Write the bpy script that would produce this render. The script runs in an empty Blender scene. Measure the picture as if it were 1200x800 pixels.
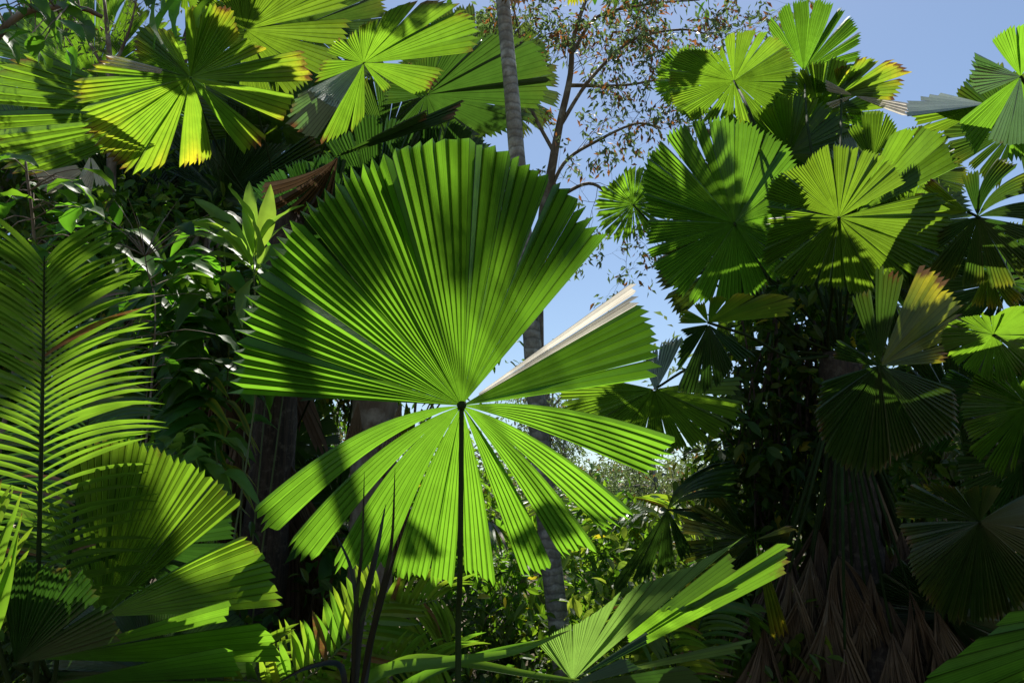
import bpy, math, random
import numpy as np
from mathutils import Vector
R = math.radians
W, H, LENS, PITCH = 1200, 800, 26.0, 14.0
F = W * LENS / 36.0
CAM = np.array([0.0, 0.0, 1.6])
FWD = np.array([0, math.cos(R(PITCH)), math.sin(R(PITCH))])
UP = np.array([0, -math.sin(R(PITCH)), math.cos(R(PITCH))])
RT = np.array([1.0, 0, 0])
SUN_EL, SUN_AZ = 60.0, 9.0          # azimuth measured from +Y towards +X
S = np.array([math.sin(R(SUN_AZ)) * math.cos(R(SUN_EL)), math.cos(R(SUN_AZ)) * math.cos(R(SUN_EL)), math.sin(R(SUN_EL))])
sc = bpy.context.scene
COL = sc.collection

def P(px, py, d):
    return CAM + d * (FWD + RT * (px - 600) / F + UP * (400 - py) / F)

# ------------------------------------------------------------------ object helpers
LOC = {}
def thing(name, label, cat, loc, group=None):
    o = bpy.data.objects.new(name, None); COL.objects.link(o)
    o.location = tuple(map(float, loc)); o.empty_display_size = .1
    o['label'] = label; o['category'] = cat
    if group: o['group'] = group
    LOC[o.name] = np.array(loc, float)
    return o

def mk(name, v, f, mat, parent=None, origin=None, tint=None, uv=None, smooth=False, label=None):
    v = np.asarray(v, float)
    if origin is None: origin = v.mean(0) if parent is None else v[0]
    origin = np.asarray(origin, float)
    me = bpy.data.meshes.new(name)
    v2 = v - origin
    if isinstance(f, np.ndarray):
        nf, k = f.shape
        me.vertices.add(len(v2)); me.vertices.foreach_set('co', v2.astype(np.float32).ravel())
        me.loops.add(nf * k); me.loops.foreach_set('vertex_index', f.astype(np.int32).ravel())
        me.polygons.add(nf); me.polygons.foreach_set('loop_start', np.arange(0, nf * k, k, dtype=np.int32))
        me.update(calc_edges=True)
    else:
        me.from_pydata(v2.tolist(), [], f)
    if tint is not None:
        a = me.color_attributes.new('tint', 'FLOAT_COLOR', 'POINT')
        t = np.ones((len(v2), 4), np.float32); t[:, :3] = tint
        a.data.foreach_set('color', t.ravel())
    if uv is not None:
        ul = me.uv_layers.new(name='UVMap')
        vi = np.empty(len(me.loops), np.int32); me.loops.foreach_get('vertex_index', vi)
        ul.data.foreach_set('uv', np.asarray(uv, np.float32)[vi].ravel())
    me.polygons.foreach_set('use_smooth', [smooth] * len(me.polygons))
    me.materials.append(mat); me.validate(); me.update()
    o = bpy.data.objects.new(name, me); COL.objects.link(o)
    if parent is not None:
        o.parent = parent; o.location = tuple(origin - LOC[parent.name])
    else:
        o.location = tuple(origin)
    LOC[o.name] = origin.copy()
    if label: o['label'] = label
    return o

def spline(pts, n):
    """Catmull-Rom through points (any dimension), n samples."""
    p = np.asarray(pts, float)
    if len(p) == 2: return p[0] + (p[1] - p[0]) * np.linspace(0, 1, n)[:, None]
    q = np.vstack([2 * p[0] - p[1], p, 2 * p[-1] - p[-2]])
    out = []
    for s in np.linspace(0, len(p) - 1 - 1e-6, n):
        i = int(s); t = s - i; a, b, c, d = q[i:i + 4]
        out.append(.5 * (2 * b + (c - a) * t + (2 * a - 5 * b + 4 * c - d) * t * t + (3 * b - a - 3 * c + d) * t ** 3))
    return np.array(out)

def tube_vf(pts, rad, sides=8, rough=0, rng=None, off=0):
    pts = np.asarray(pts, float); n = len(pts); rad = np.broadcast_to(rad, (n,))
    T = np.gradient(pts, axis=0); T /= np.linalg.norm(T, axis=1)[:, None] + 1e-9
    ref = np.array([0.31, 0.9, .12]) if abs(T[0] @ np.array([.31, .9, .12])) < .85 else np.array([1., 0, 0])
    V = []
    for i in range(n):
        a = np.cross(T[i], ref); a /= np.linalg.norm(a); b = np.cross(T[i], a)
        for k in range(sides):
            th = 2 * math.pi * k / sides
            r = rad[i] * (1 + (rng.uniform(-rough, rough) if rng else 0))
            V.append(pts[i] + r * (math.cos(th) * a + math.sin(th) * b))
    Fc = []
    for i in range(n - 1):
        for k in range(sides):
            k2 = (k + 1) % sides
            Fc.append((off + i * sides + k, off + i * sides + k2, off + (i + 1) * sides + k2, off + (i + 1) * sides + k))
    return V, Fc

def tube(name, pts, rad, mat, parent=None, sides=8, rough=0, seed=0, **k):
    v, f = tube_vf(pts, rad, sides, rough, random.Random(seed) if rough else None)
    n = len(v) // sides
    f = f + [tuple(range(sides))[::-1], tuple(range((n - 1) * sides, n * sides))]
    return mk(name, v, f, mat, parent, smooth=True, origin=k.pop('origin', pts[0]), **k)

def tubes(name, lst, mat, parent=None, sides=6, origin=None):
    V, Fc = [], []
    for pts, rad in lst:
        v, f = tube_vf(pts, rad, sides, off=len(V)); V += v; Fc += f
    return mk(name, V, np.array(Fc), mat, parent, smooth=True, origin=origin)

# ------------------------------------------------------------------ materials
def nt(name):
    m = bpy.data.materials.new(name); m.use_nodes = True; t = m.node_tree; t.nodes.clear(); return m, t
def N(t, ty, **k):
    n = t.nodes.new(ty)
    for a, b in k.items():
        if a in ('operation', 'blend_type', 'data_type', 'attribute_name', 'noise_dimensions', 'feature', 'vector_type'): setattr(n, a, b)
        else: n.inputs[a.replace('_', ' ')].default_value = b
    return n
def mixc(t, fac, a, b, mode='MIX'):
    n = t.nodes.new('ShaderNodeMix'); n.data_type = 'RGBA'; n.blend_type = mode
    for s, v in ((0, fac), (6, a), (7, b)):
        if hasattr(v, 'links'): t.links.new(v, n.inputs[s])
        elif s == 0: n.inputs[0].default_value = v
        else: n.inputs[s].default_value = (*v, 1)
    return n.outputs[2]
def mth(t, op, a, b=0.0, clamp=False):
    n = t.nodes.new('ShaderNodeMath'); n.operation = op; n.use_clamp = clamp
    for i, v in enumerate((a, b)):
        if hasattr(v, 'links'): t.links.new(v, n.inputs[i])
        else: n.inputs[i].default_value = v
    return n.outputs[0]

def leaf_mat(name, base, trans, yellow=(.42, .36, .03), ytrans=(.75, .62, .03), brown=(.26, .16, .09), btrans=(.16, .07, .02),
             rough=.38, spec=.5, tw=.5, fine=True, vein=.25, spots=0.0):
    m, t = nt(name); L = t.links
    at = N(t, 'ShaderNodeAttribute', attribute_name='tint')
    sp = t.nodes.new('ShaderNodeSeparateColor'); L.new(at.outputs['Color'], sp.inputs[0])
    Y, B, V = sp.outputs[0], sp.outputs[1], sp.outputs[2]
    oi = t.nodes.new('ShaderNodeObjectInfo')
    gm = t.nodes.new('ShaderNodeNewGeometry')
    n1 = N(t, 'ShaderNodeTexNoise', Scale=9.0, Detail=5.0, Roughness=.6); L.new(gm.outputs['Position'], n1.inputs['Vector'])
    var = mth(t, 'ADD', mth(t, 'MULTIPLY', n1.outputs[0], .7), mth(t, 'ADD', mth(t, 'MULTIPLY', V, .45), .42))
    if fine:
        uv = t.nodes.new('ShaderNodeUVMap')
        mp = N(t, 'ShaderNodeMapping'); mp.inputs['Scale'].default_value = (5.0, 1.3, 1); L.new(uv.outputs[0], mp.inputs[0])
        n2 = N(t, 'ShaderNodeTexNoise', Scale=1.6, Detail=3.0); L.new(mp.outputs[0], n2.inputs['Vector'])
        var = mth(t, 'MULTIPLY', var, mth(t, 'ADD', mth(t, 'MULTIPLY', n2.outputs[0], vein * 2), 1 - vein))
        sx = t.nodes.new('ShaderNodeSeparateXYZ'); L.new(uv.outputs[0], sx.inputs[0])
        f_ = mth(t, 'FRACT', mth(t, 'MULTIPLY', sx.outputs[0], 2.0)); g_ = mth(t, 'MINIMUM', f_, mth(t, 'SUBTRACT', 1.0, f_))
        rib_shade = mth(t, 'ADD', mth(t, 'MULTIPLY', g_, 6.0), .42, True)          # stiff opaque rib and painted groove shade along every fold
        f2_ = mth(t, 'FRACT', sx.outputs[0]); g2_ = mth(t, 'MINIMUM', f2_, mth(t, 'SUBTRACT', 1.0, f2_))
        rib_shade = mth(t, 'MULTIPLY', rib_shade, mth(t, 'ADD', mth(t, 'MULTIPLY', g2_, 7.0), .22, True))   # thick midrib of every second fold, widened with painted groove shade
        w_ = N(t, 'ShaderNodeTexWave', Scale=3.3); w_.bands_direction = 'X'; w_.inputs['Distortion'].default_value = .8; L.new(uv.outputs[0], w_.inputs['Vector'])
        var = mth(t, 'MULTIPLY', var, mth(t, 'MULTIPLY', rib_shade, mth(t, 'ADD', mth(t, 'MULTIPLY', w_.outputs[1], .22), .86)))
    yn = mth(t, 'MULTIPLY', Y, mth(t, 'ADD', n1.outputs[0], .55), True)
    n3 = N(t, 'ShaderNodeTexNoise', Scale=60.0, Detail=3.0, Roughness=.7); L.new(gm.outputs['Position'], n3.inputs['Vector'])
    bn = mth(t, 'MULTIPLY', mth(t, 'SUBTRACT', mth(t, 'ADD', B, mth(t, 'MULTIPLY', n3.outputs[0], .5)), .45), 3.2, True)
    if spots:
        bn = mth(t, 'MAXIMUM', bn, mth(t, 'MULTIPLY', mth(t, 'SUBTRACT', n3.outputs[0], 1 - spots), 9, True))
    def chain(g, y, b):
        c = mixc(t, yn, g, y); c = mixc(t, bn, c, b)
        g2 = t.nodes.new('ShaderNodeMix'); g2.data_type = 'RGBA'; g2.blend_type = 'MULTIPLY'; g2.inputs[0].default_value = 1
        cc = t.nodes.new('ShaderNodeCombineColor')
        for i in range(3): L.new(var, cc.inputs[i])
        L.new(c, g2.inputs[6]); L.new(cc.outputs[0], g2.inputs[7]); c = g2.outputs[2]
        hs = t.nodes.new('ShaderNodeHueSaturation')
        L.new(mth(t, 'ADD', mth(t, 'MULTIPLY', oi.outputs['Random'], .025), .486), hs.inputs['Hue'])
        L.new(mth(t, 'ADD', mth(t, 'MULTIPLY', oi.outputs['Random'], .25), .86), hs.inputs['Value'])
        L.new(c, hs.inputs['Color']); return hs.outputs[0]
    cb, ct = chain(base, yellow, brown), chain(trans, ytrans, btrans)
    pr = N(t, 'ShaderNodeBsdfPrincipled', Roughness=rough); pr.inputs['Specular IOR Level'].default_value = spec
    L.new(cb, pr.inputs['Base Color'])
    L.new(mth(t, 'ADD', mth(t, 'MULTIPLY', n3.outputs[0], .25), rough - .1), pr.inputs['Roughness'])
    bp = N(t, 'ShaderNodeBump', Strength=.25, Distance=.003); L.new(n3.outputs[0], bp.inputs['Height']); L.new(bp.outputs[0], pr.inputs['Normal'])
    tr = N(t, 'ShaderNodeBsdfTranslucent'); L.new(ct, tr.inputs[0])
    mx = N(t, 'ShaderNodeMixShader', Fac=tw); L.new(pr.outputs[0], mx.inputs[1]); L.new(tr.outputs[0], mx.inputs[2])
    o = t.nodes.new('ShaderNodeOutputMaterial'); L.new(mx.outputs[0], o.inputs[0])
    return m

def bark_mat(name, c1, c2, c3, scale=8, bump=.6, stretch=.35, ring=False):
    m, t = nt(name); L = t.links
    tc = t.nodes.new('ShaderNodeNewGeometry')
    mp = N(t, 'ShaderNodeMapping'); mp.inputs['Scale'].default_value = (1, 1, stretch); L.new(tc.outputs['Position'], mp.inputs[0])
    a = N(t, 'ShaderNodeTexNoise', Scale=scale, Detail=8.0, Roughness=.7); L.new(mp.outputs[0], a.inputs['Vector'])
    b = N(t, 'ShaderNodeTexNoise', Scale=scale * .45, Detail=5.0, Roughness=.62); L.new(tc.outputs['Position'], b.inputs['Vector'])
    f1 = mth(t, 'MULTIPLY', mth(t, 'SUBTRACT', a.outputs[0], .42), 5, True)
    f2 = mth(t, 'MULTIPLY', mth(t, 'SUBTRACT', b.outputs[0], .52), 8, True)
    c = mixc(t, f2, mixc(t, f1, c1, c2), c3)
    h = a.outputs[0]
    if ring:
        w = t.nodes.new('ShaderNodeTexWave'); w.bands_direction = 'Z'; w.inputs['Scale'].default_value = 5.0
        w.inputs['Distortion'].default_value = 3.5; w.inputs['Detail'].default_value = 3; w.inputs['Detail Scale'].default_value = 2
        L.new(tc.outputs['Position'], w.inputs[0])
        c = mixc(t, mth(t, 'MULTIPLY', mth(t, 'SUBTRACT', .25, w.outputs[1]), 2.2, True), c, tuple(x * .45 for x in c1))
        h = mth(t, 'ADD', h, mth(t, 'MULTIPLY', w.outputs[1], .4))
    pr = N(t, 'ShaderNodeBsdfPrincipled', Roughness=.85); L.new(c, pr.inputs['Base Color'])
    bp = N(t, 'ShaderNodeBump', Strength=bump, Distance=.02); L.new(h, bp.inputs['Height']); L.new(bp.outputs[0], pr.inputs['Normal'])
    o = t.nodes.new('ShaderNodeOutputMaterial'); L.new(pr.outputs[0], o.inputs[0])
    return m

M = dict(
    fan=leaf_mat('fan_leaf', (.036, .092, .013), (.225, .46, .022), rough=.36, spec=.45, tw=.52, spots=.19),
    fan_dark=leaf_mat('fan_leaf_old_shaded', (.028, .068, .018), (.055, .15, .014), rough=.36, spec=.5, tw=.42, spots=.22),  # for old leaves, and leaves whose shade is painted in as dark colour
    fan_silver=leaf_mat('fan_leaf_waxy', (.26, .32, .24), (.12, .26, .05), rough=.34, spec=.7, tw=.3),
    fan_dead=leaf_mat('fan_leaf_dead', (.22, .155, .10), (.12, .075, .04), yellow=(.42, .36, .28), ytrans=(.3, .2, .08), rough=.8, spec=.15, tw=.22, vein=.4),
    fan_bleached_glare=leaf_mat('fan_leaf_bleached_glare', (.72, .68, .61), (.78, .74, .64), rough=.7, spec=.2, tw=.5, vein=.35),  # bleached shreds, and sun glare painted white on the folded lobe
    feather=leaf_mat('feather_leaf', (.045, .115, .014), (.21, .45, .024), rough=.33, spec=.5, tw=.52, fine=False),
    strap=leaf_mat('strap_leaf', (.04, .10, .02), (.08, .24, .015), rough=.3, spec=.6, tw=.35, fine=False),
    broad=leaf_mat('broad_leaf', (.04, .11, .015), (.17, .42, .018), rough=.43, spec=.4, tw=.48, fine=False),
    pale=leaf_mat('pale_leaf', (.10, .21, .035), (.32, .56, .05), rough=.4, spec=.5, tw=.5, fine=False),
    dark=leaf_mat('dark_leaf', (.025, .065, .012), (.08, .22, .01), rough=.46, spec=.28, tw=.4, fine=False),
    gum=leaf_mat('gum_leaf', (.11, .15, .075), (.20, .30, .08), yellow=(.24, .10, .04), ytrans=(.4, .15, .04), rough=.5, spec=.3, tw=.35, fine=False),
    fan_waxy=leaf_mat('fan_leaf_pale', (.12, .22, .07), (.27, .50, .075), rough=.55, spec=.3, tw=.5),
    stalk=leaf_mat('stalk_skin', (.035, .06, .018), (.03, .05, .01), rough=.8, spec=.08, tw=.05, fine=False),
    stalk_y=leaf_mat('stalk_skin_pale', (.13, .18, .04), (.1, .2, .02), rough=.35, spec=.5, tw=.1, fine=False),
    bark_pale=bark_mat('bark_pale', (.22, .205, .175), (.38, .365, .32), (.55, .54, .49), 14, .5, .6, True),
    bark_dark=bark_mat('bark_dark', (.03, .02, .014), (.08, .052, .034), (.11, .085, .06), 45, 1.0, .07),
    bark_grey=bark_mat('bark_grey', (.12, .085, .055), (.22, .17, .12), (.31, .27, .215), 12, .6, .4),
)

# ------------------------------------------------------------------ fan leaves
def prof(pts, rng, pleat=2.6, bundle=(5, 10), slit=.35, open_=1.6, jit=.012):
    """Fused part of a fan: outline (angle, radius) control points -> bundles of pleats, a few torn apart."""
    pts = sorted(pts); A = [p[0] for p in pts]; Q = [p[1] for p in pts]
    segs = []; a = A[0]; prev = (1.0, 0)
    while a < A[-1] - .4:
        n = rng.randint(*bundle); b = min(A[-1], a + n * pleat)
        if A[-1] - b < 3 * pleat: b = A[-1]
        nxt = (rng.uniform(.3, .85), rng.uniform(.35, 1) * open_) if rng.random() < slit else (1.0, 0)
        am = (a + b) / 2
        segs.append(dict(a0=a, a1=b, r=lambda x, A=A, Q=Q: float(np.interp(x, A, Q)), g0=prev, g1=nxt,
                         tw=rng.uniform(-.45, .45), dz=rng.uniform(-.02, .02), jit=jit))
        prev = nxt; a = b
    return segs

def seg(a0, a1, r0, r1, **k):
    d = dict(a0=a0, a1=a1, r=lambda x: r0 + (r1 - r0) * (x - a0) / (a1 - a0), g0=(1, 0), g1=(1, 0), tw=0, dz=0, jit=.015, fat=.32)
    d.update(k); return d

def fan(parent, hub, d, segs, tilt=(0, 0), cup=.12, pleat=2.6, fold=1.35, skew=.5, seed=0, mat='fan', yel=0, brn=0, notch=1.25,
        name='leaf', label=None, m=11, var=.5, pet=None, pr=.011, petmat='stalk', inner=.02, world=None):
    """Pleated fan leaf: hub pixel and depth, segments by angle and radius in photo pixels, laid on a tilted real plane."""
    rng = random.Random(seed * 7919 + 13)
    hx, hy = (hub[0] - 600) / F, (400 - hub[1]) / F
    tx, ty = R(tilt[0]), R(tilt[1])
    n = np.array([math.sin(ty), -math.sin(tx) * math.cos(ty), -math.cos(tx) * math.cos(ty)])   # camera coords (right, up, forward)
    if n[2] > 0: n = -n
    h = np.array([hx, hy, 1.0]) * d; nh = n @ h
    V, Fc, TI, UV = [], [], [], []
    uo = rng.randint(0, 50); cyc = rng.uniform(0, 9)
    for s in segs:
        am = (s['a0'] + s['a1']) / 2; span = s['a1'] - s['a0']
        np_ = max(2, round(abs(span) / s.get('pleat', pleat))); J = 2 * np_ + 1
        dA = R(abs(span) / np_)
        base = len(V); cur = s.get('curve', 0); fd = s.get('fold', fold); twr = s['tw'] or rng.uniform(-.4, .4); svar = rng.uniform(.1, .9); bend = s.get('bend', 0) + rng.uniform(-.08, .22)
        rr = []; nc = s.get('notch', notch)
        for j in range(J):
            a = s['a0'] + span * j / (J - 1)
            q = s['r'](a) * (1 + rng.uniform(-s['jit'], s['jit']))
            if j % 2 == 0: q *= 1 - dA * nc * rng.uniform(.7, 1.3)
            rr.append(q)
        wob = [rng.uniform(-.22, .22) if 0 < j < J - 1 else 0 for j in range(J)]
        for j in range(J):
            a_ = s['a0'] + span * (j + wob[j] + (skew if j % 2 == 0 and 0 < j < J - 1 else 0)) / (J - 1)
            yn = .5 + .5 * math.sin(a_ * .21 + cyc) * math.sin(a_ * .083 + cyc * 2); ly = rng.uniform(.6, 1.2); lb = rng.random()
            for i in range(m + 1):
                t = inner + (1 - inner) * (i / m) ** .9
                g = 0
                if s['g0'][1] and j < J / 2 and t > s['g0'][0]: g = s['g0'][1] * (t - s['g0'][0]) / (1 - s['g0'][0]) * (1 - 2 * j / (J - 1))
                if s['g1'][1] and j > J / 2 and t > s['g1'][0]: g = -s['g1'][1] * (t - s['g1'][0]) / (1 - s['g1'][0]) * (2 * j / (J - 1) - 1)
                a = R(a_ + g * (1 if span > 0 else -1) + cur * (1 - t))
                q = rr[j] * t
                if world is not None:      # crown and shade leaves overhead: outline in metres on a plane given in world axes
                    X_, Y_, N_, O_ = world
                    rho = q; e = 0
                    zz = fold * rho * dA / 2 * (.5 if j % 2 else -.5) - cup * rho * rho + s['tw'] * R(a_ - am) * rho
                    V.append(O_ + X_ * rho * math.cos(a) + Y_ * rho * math.sin(a) + N_ * zz); TI.append((0, 0, .5)); UV.append((uo + j * .5, t)); continue
                a = R(am) + (a - R(am)) * (1 + s.get('fat', 0) * (1 - t))
                qx, qy = hx + q * math.cos(a) / F, hy + q * math.sin(a) / F
                v = np.array([qx, qy, 1.0]); nv = n @ v
                if abs(nv) < .15: nv = math.copysign(.15, nv)
                dep = min(max(nh / nv, d * .8), d * 1.3); rho = q * d / F
                dep += cup * rho * rho + s['dz'] * min(1, t * 3) + twr * R(a_ - am) * rho + bend * rho * rho
                pt = v * dep
                zz = fd * rho * dA / 2 * (.5 if j % 2 else -.5)
                pt = pt + n * zz
                V.append(CAM + RT * pt[0] + UP * pt[1] + FWD * pt[2])
                e = max(0, (t - .55) / .45)
                yy = yel * (.25 * svar + e * e * 1.3 * yn) * ly * 1.2
                bb = brn * (1.35 if lb > .35 else .25) * (max(0, (t - .82) / .18) ** 1.5 * (yn * .9 + .2) + (.5 if (lb < .06 * brn and t > .3) else 0))
                TI.append((min(1, yy), min(1, bb), svar * var + (1 - var) * .5)); UV.append((uo + j * .5, t))
        for j in range(J - 1):
            for i in range(m):
                a = base + j * (m + 1) + i; Fc.append((a, a + 1, a + m + 2, a + m + 1))
    hub_w = P(hub[0], hub[1], d) if world is None else world[3]
    o = mk(name, V, np.array(Fc), M[mat], parent, hub_w, np.array(TI), UV, label=label)
    if pet is not None:
        pts = [hub_w] + [P(*q) if q[2] > 0 else np.array([q[0], q[1], -q[2]]) for q in pet]
        c = spline(pts, 14 if len(pts) > 2 else 6); k = len(c)
        tube('petiole', c, np.linspace(pr * .7, pr, k), M[petmat], o, 7, origin=hub_w)
    return o

def rand_fan(parent, hub, d, rad, seed, a0=-80, a1=260, gaps=.5, **k):
    """A whole fan with an uneven outline; the side towards the stalk is split into free segments."""
    rng = random.Random(seed); segs = []; ph = rng.uniform(0, 6)
    f = lambda a: rad * (1 + .10 * math.sin(R(a) * 2 + ph) + .05 * math.sin(R(a) * 5 + ph * 2))
    rot = k.pop('rot', 0); a = a0
    while a < a1 - 4:
        w = rng.uniform(12, 26); b = min(a1, a + w)
        free = math.sin(R((a + b) / 2)) < -.1 or rng.random() < gaps * .4
        gp = rng.uniform(2, 5) if free else rng.uniform(0, 1.2)
        st = rng.uniform(.15, .4) if free else rng.uniform(.4, .9)
        q = f(a)
        segs.append(dict(a0=a + rot, a1=b + rot, r=lambda x, q=q, w=w: q, g0=(st, gp / 2), g1=(st, gp / 2), tw=rng.uniform(-.35, .35),
                         dz=rng.uniform(-.03, .03), jit=.02, bend=rng.uniform(-.15, .25)))
        a = b
    return fan(parent, hub, d, segs, seed=seed, **k)

# ------------------------------------------------------------------ feather fronds, blades, leaf clouds
def unit(v): return v / (np.linalg.norm(v) + 1e-9)

def blade(V, Fc, TI, p0, dr, nrm, L, w, droop=0., curl=0., n=7, base=.3, tint=(0, 0, .5), fold=.25, peak=.45, grav=None):
    """One long leaflet: a folded strip that leaves p0 along dr and bends down."""
    dr = unit(dr); side = unit(np.cross(dr, nrm)); nr = unit(np.cross(side, dr)); b0 = len(V)
    p = np.array(p0, float); cur = dr.copy()
    for i in range(n + 1):
        t = i / n
        wd = w * (base + (1 - base) * math.sin(min(1, t / peak) * math.pi / 2)) if t < peak else w * math.cos((t - peak) / (1 - peak) * math.pi / 2) ** .75
        wd = max(wd, .0004)
        s_ = unit(np.cross(cur, nr)); n_ = unit(np.cross(s_, cur))
        V.append(p - s_ * wd / 2 + n_ * fold * wd / 2); V.append(p.copy()); V.append(p + s_ * wd / 2 + n_ * fold * wd / 2)
        for q in range(3): TI.append(tint)
        cur = unit(cur + np.array([0, 0, -1.]) * droop / n + nr * curl / n); p = p + cur * L / n
    for i in range(n):
        a = b0 + i * 3
        Fc.append((a, a + 1, a + 4, a + 3)); Fc.append((a + 1, a + 2, a + 5, a + 4))

def frond(parent, rach, nl, prof_l, ang, width, droop=.5, seed=0, mat='feather', nrm=None, rr=.009, sides=(1, -1), start=.05, end=.99,
          name='frond', rough=.05, lab=None, jl=.06, yel=.1, lift=0., petmat='stalk'):
    """Feather frond. rach: pixel/depth points from base to tip. ang(t,side): degrees between rachis and leaflet."""
    rng = random.Random(seed)
    c = spline([P(*q) for q in rach], 60); V, Fc, TI = [], [], []
    T = np.gradient(c, axis=0)
    for s in sides:
        for i in range(nl):
            t = start + (end - start) * (i + (.5 if s > 0 else 0)) / nl
            x = t * 59; k = min(58, int(x)); p = c[k] + (c[k + 1] - c[k]) * (x - k); tg = unit(T[k])
            nm = unit(p - CAM) * -1 if nrm is None else np.array(nrm, float)
            nm = unit(nm - tg * (nm @ tg)); lat = unit(np.cross(tg, nm)) * s
            a = R(ang(t, s) + rng.uniform(-3, 3))
            dr = tg * math.cos(a) + lat * math.sin(a) + nm * (lift + rng.uniform(-rough, rough))
            L = prof_l(t, s) * (1 + rng.uniform(-jl, jl))
            if L <= 0: continue
            tw = unit(nm + lat * rng.uniform(.1, .5) + tg * rng.uniform(-.3, .3))
            tint = (max(0, rng.gauss(yel, yel)), .0 if rng.random() > .03 else .5, rng.uniform(.2, .8))
            blade(V, Fc, TI, p, dr, tw, L, width * rng.uniform(.85, 1.1), droop * rng.uniform(.7, 1.3), n=8, tint=tint)
    o = mk(name, V, np.array(Fc), M[mat], parent, c[0], np.array(TI), label=lab)
    tube('rachis', c, np.linspace(rr, rr * .25, 60), M[petmat], o, 6, origin=c[0])
    return o

def leaf_cloud(pos, dirs, nrms, size, aspect, rng, droop=.15, big=False):
    """numpy: one folded leaf at every pos."""
    n = len(pos)
    dirs = dirs / (np.linalg.norm(dirs, axis=1)[:, None] + 1e-9)
    side = np.cross(dirs, nrms); side /= np.linalg.norm(side, axis=1)[:, None] + 1e-9
    up = np.cross(side, dirs)
    if big:
        T = np.array([[0, 0, 0], [.22, -.38, .05], [.55, -.5, .03], [.85, -.22, -.03], [1, 0, -.12], [.85, .22, -.03], [.55, .5, .03], [.22, .38, .05], [.3, 0, -.03], [.65, 0, -.05]])
        Fq = np.array([[0, 1, 8, 8], [1, 2, 9, 8], [2, 3, 4, 9], [4, 5, 6, 9], [6, 7, 8, 9], [7, 0, 8, 8]])
        tri = np.array([[0, 1, 8], [1, 2, 8], [2, 9, 8], [2, 3, 9], [3, 4, 9], [4, 5, 9], [5, 6, 9], [6, 8, 9], [6, 7, 8], [7, 0, 8]])
    else:
        T = np.array([[0, 0, 0], [.45, -.5, .08], [1, 0, -.1], [.45, .5, .08]])
        tri = np.array([[0, 1, 2], [0, 2, 3]])
    sz = size * rng.uniform(.6, 1.25, n)
    V = pos[:, None, :] + sz[:, None, None] * (T[None, :, 0:1] * dirs[:, None, :] + T[None, :, 1:2] * aspect * side[:, None, :] + T[None, :, 2:3] * up[:, None, :]
        + (T[None, :, 0:1] ** 2) * droop * np.array([0, 0, -1.]))
    k = len(T); Fc = (tri[None] + (np.arange(n) * k)[:, None, None]).reshape(-1, 3)
    return V.reshape(-1, 3), Fc, k

def crown(parent, clumps, nleaf, size, aspect, mat, seed, name='crown', big=False, yel=.05, yprob=.03, droop=.2, origin=None, down=.3):
    """clumps: list of (centre, radii). Leaves sit near each clump's shell, in twig-like sprays."""
    rng = np.random.default_rng(seed); pos, dr = [], []
    per = max(1, nleaf // len(clumps))
    for c, r in clumps:
        ns = max(1, per // 9)
        u = rng.normal(size=(ns, 3)); u /= np.linalg.norm(u, axis=1)[:, None]
        base = np.asarray(c) + u * np.asarray(r) * rng.uniform(.35, 1.0, (ns, 1))
        sd = u + rng.normal(size=(ns, 3)) * .5; sd /= np.linalg.norm(sd, axis=1)[:, None]
        for q in range(9):
            pos.append(base + sd * size * (q * .55) + rng.normal(size=(ns, 3)) * size * .12)
            dr.append(sd * .5 + rng.normal(size=(ns, 3)) * .7 + np.array([0, 0, -down]))
    pos = np.vstack(pos); dr = np.vstack(dr); n = len(pos)
    nm = rng.normal(size=(n, 3)) * .6 + np.array([0, -.2, 1.])
    V, Fc, k = leaf_cloud(pos, dr, nm, size, aspect, rng, droop, big)
    ti = np.zeros((n, 3)); ti[:, 2] = rng.uniform(.1, .95, n); ti[:, 0] = np.clip(rng.normal(yel, yel, n), 0, 1)
    ti[rng.random(n) < yprob, 0] = .9
    return mk(name, V, Fc, M[mat], parent, clumps[0][0] if origin is None else origin, np.repeat(ti, k, 0))

def tree(name, label, cat, base, top, tr, clumps, nleaf, size, mat, seed, bark='bark_grey', aspect=.42, group=None, big=False, bend=.3, limbs=True, path=None, lim_lo=8, **k):
    """Trunk from base to top (world), a limb to every clump, foliage."""
    base = np.array(base, float); top = np.array(top, float); rng = random.Random(seed)
    o = thing(name, label, cat, base, group)
    c = spline(path, 18) if path is not None else spline([base, base * .6 + top * .4 + np.array([rng.uniform(-bend, bend), rng.uniform(-bend, bend), 0]), top], 18)
    t = tube('trunk', c, np.linspace(tr, tr * .45, 18), M[bark], o, 9, .05, seed)
    if limbs:
        L = []
        for cc, r in clumps:
            cc = np.array(cc, float); i = rng.randint(lim_lo, 17); p = c[i]
            mid = (p + cc) / 2 + np.array([rng.uniform(-.2, .2), rng.uniform(-.2, .2), -.1]) * np.linalg.norm(cc - p) * .5
            L.append((spline([p, mid, cc], 8), np.linspace(tr * .35, tr * .08, 8)))
            for q in range(4):
                e = cc + np.array([rng.gauss(0, 1) * r[0], rng.gauss(0, 1) * r[1], rng.gauss(0, 1) * r[2]]) * .6
                L.append((spline([mid, (mid + e) / 2 + np.array([0, 0, .1]), e], 6), np.linspace(tr * .14, tr * .04, 6)))
        tubes('branches', L, M[bark], o, 5, origin=c[10])
    crown(o, clumps, nleaf, size, aspect, mat, seed + 1, big=big, **k)
    return o

def auto_clumps(c, r, n, seed, cr=.4):
    g = np.random.default_rng(seed); out = []
    for i in range(n):
        u = g.normal(size=3); u /= np.linalg.norm(u); q = g.uniform(.3, 1)
        s = g.uniform(.7, 1.3) * cr
        out.append((np.array(c) + u * np.array(r) * q, np.array([s, s, s * .7])))
    return out

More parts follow.
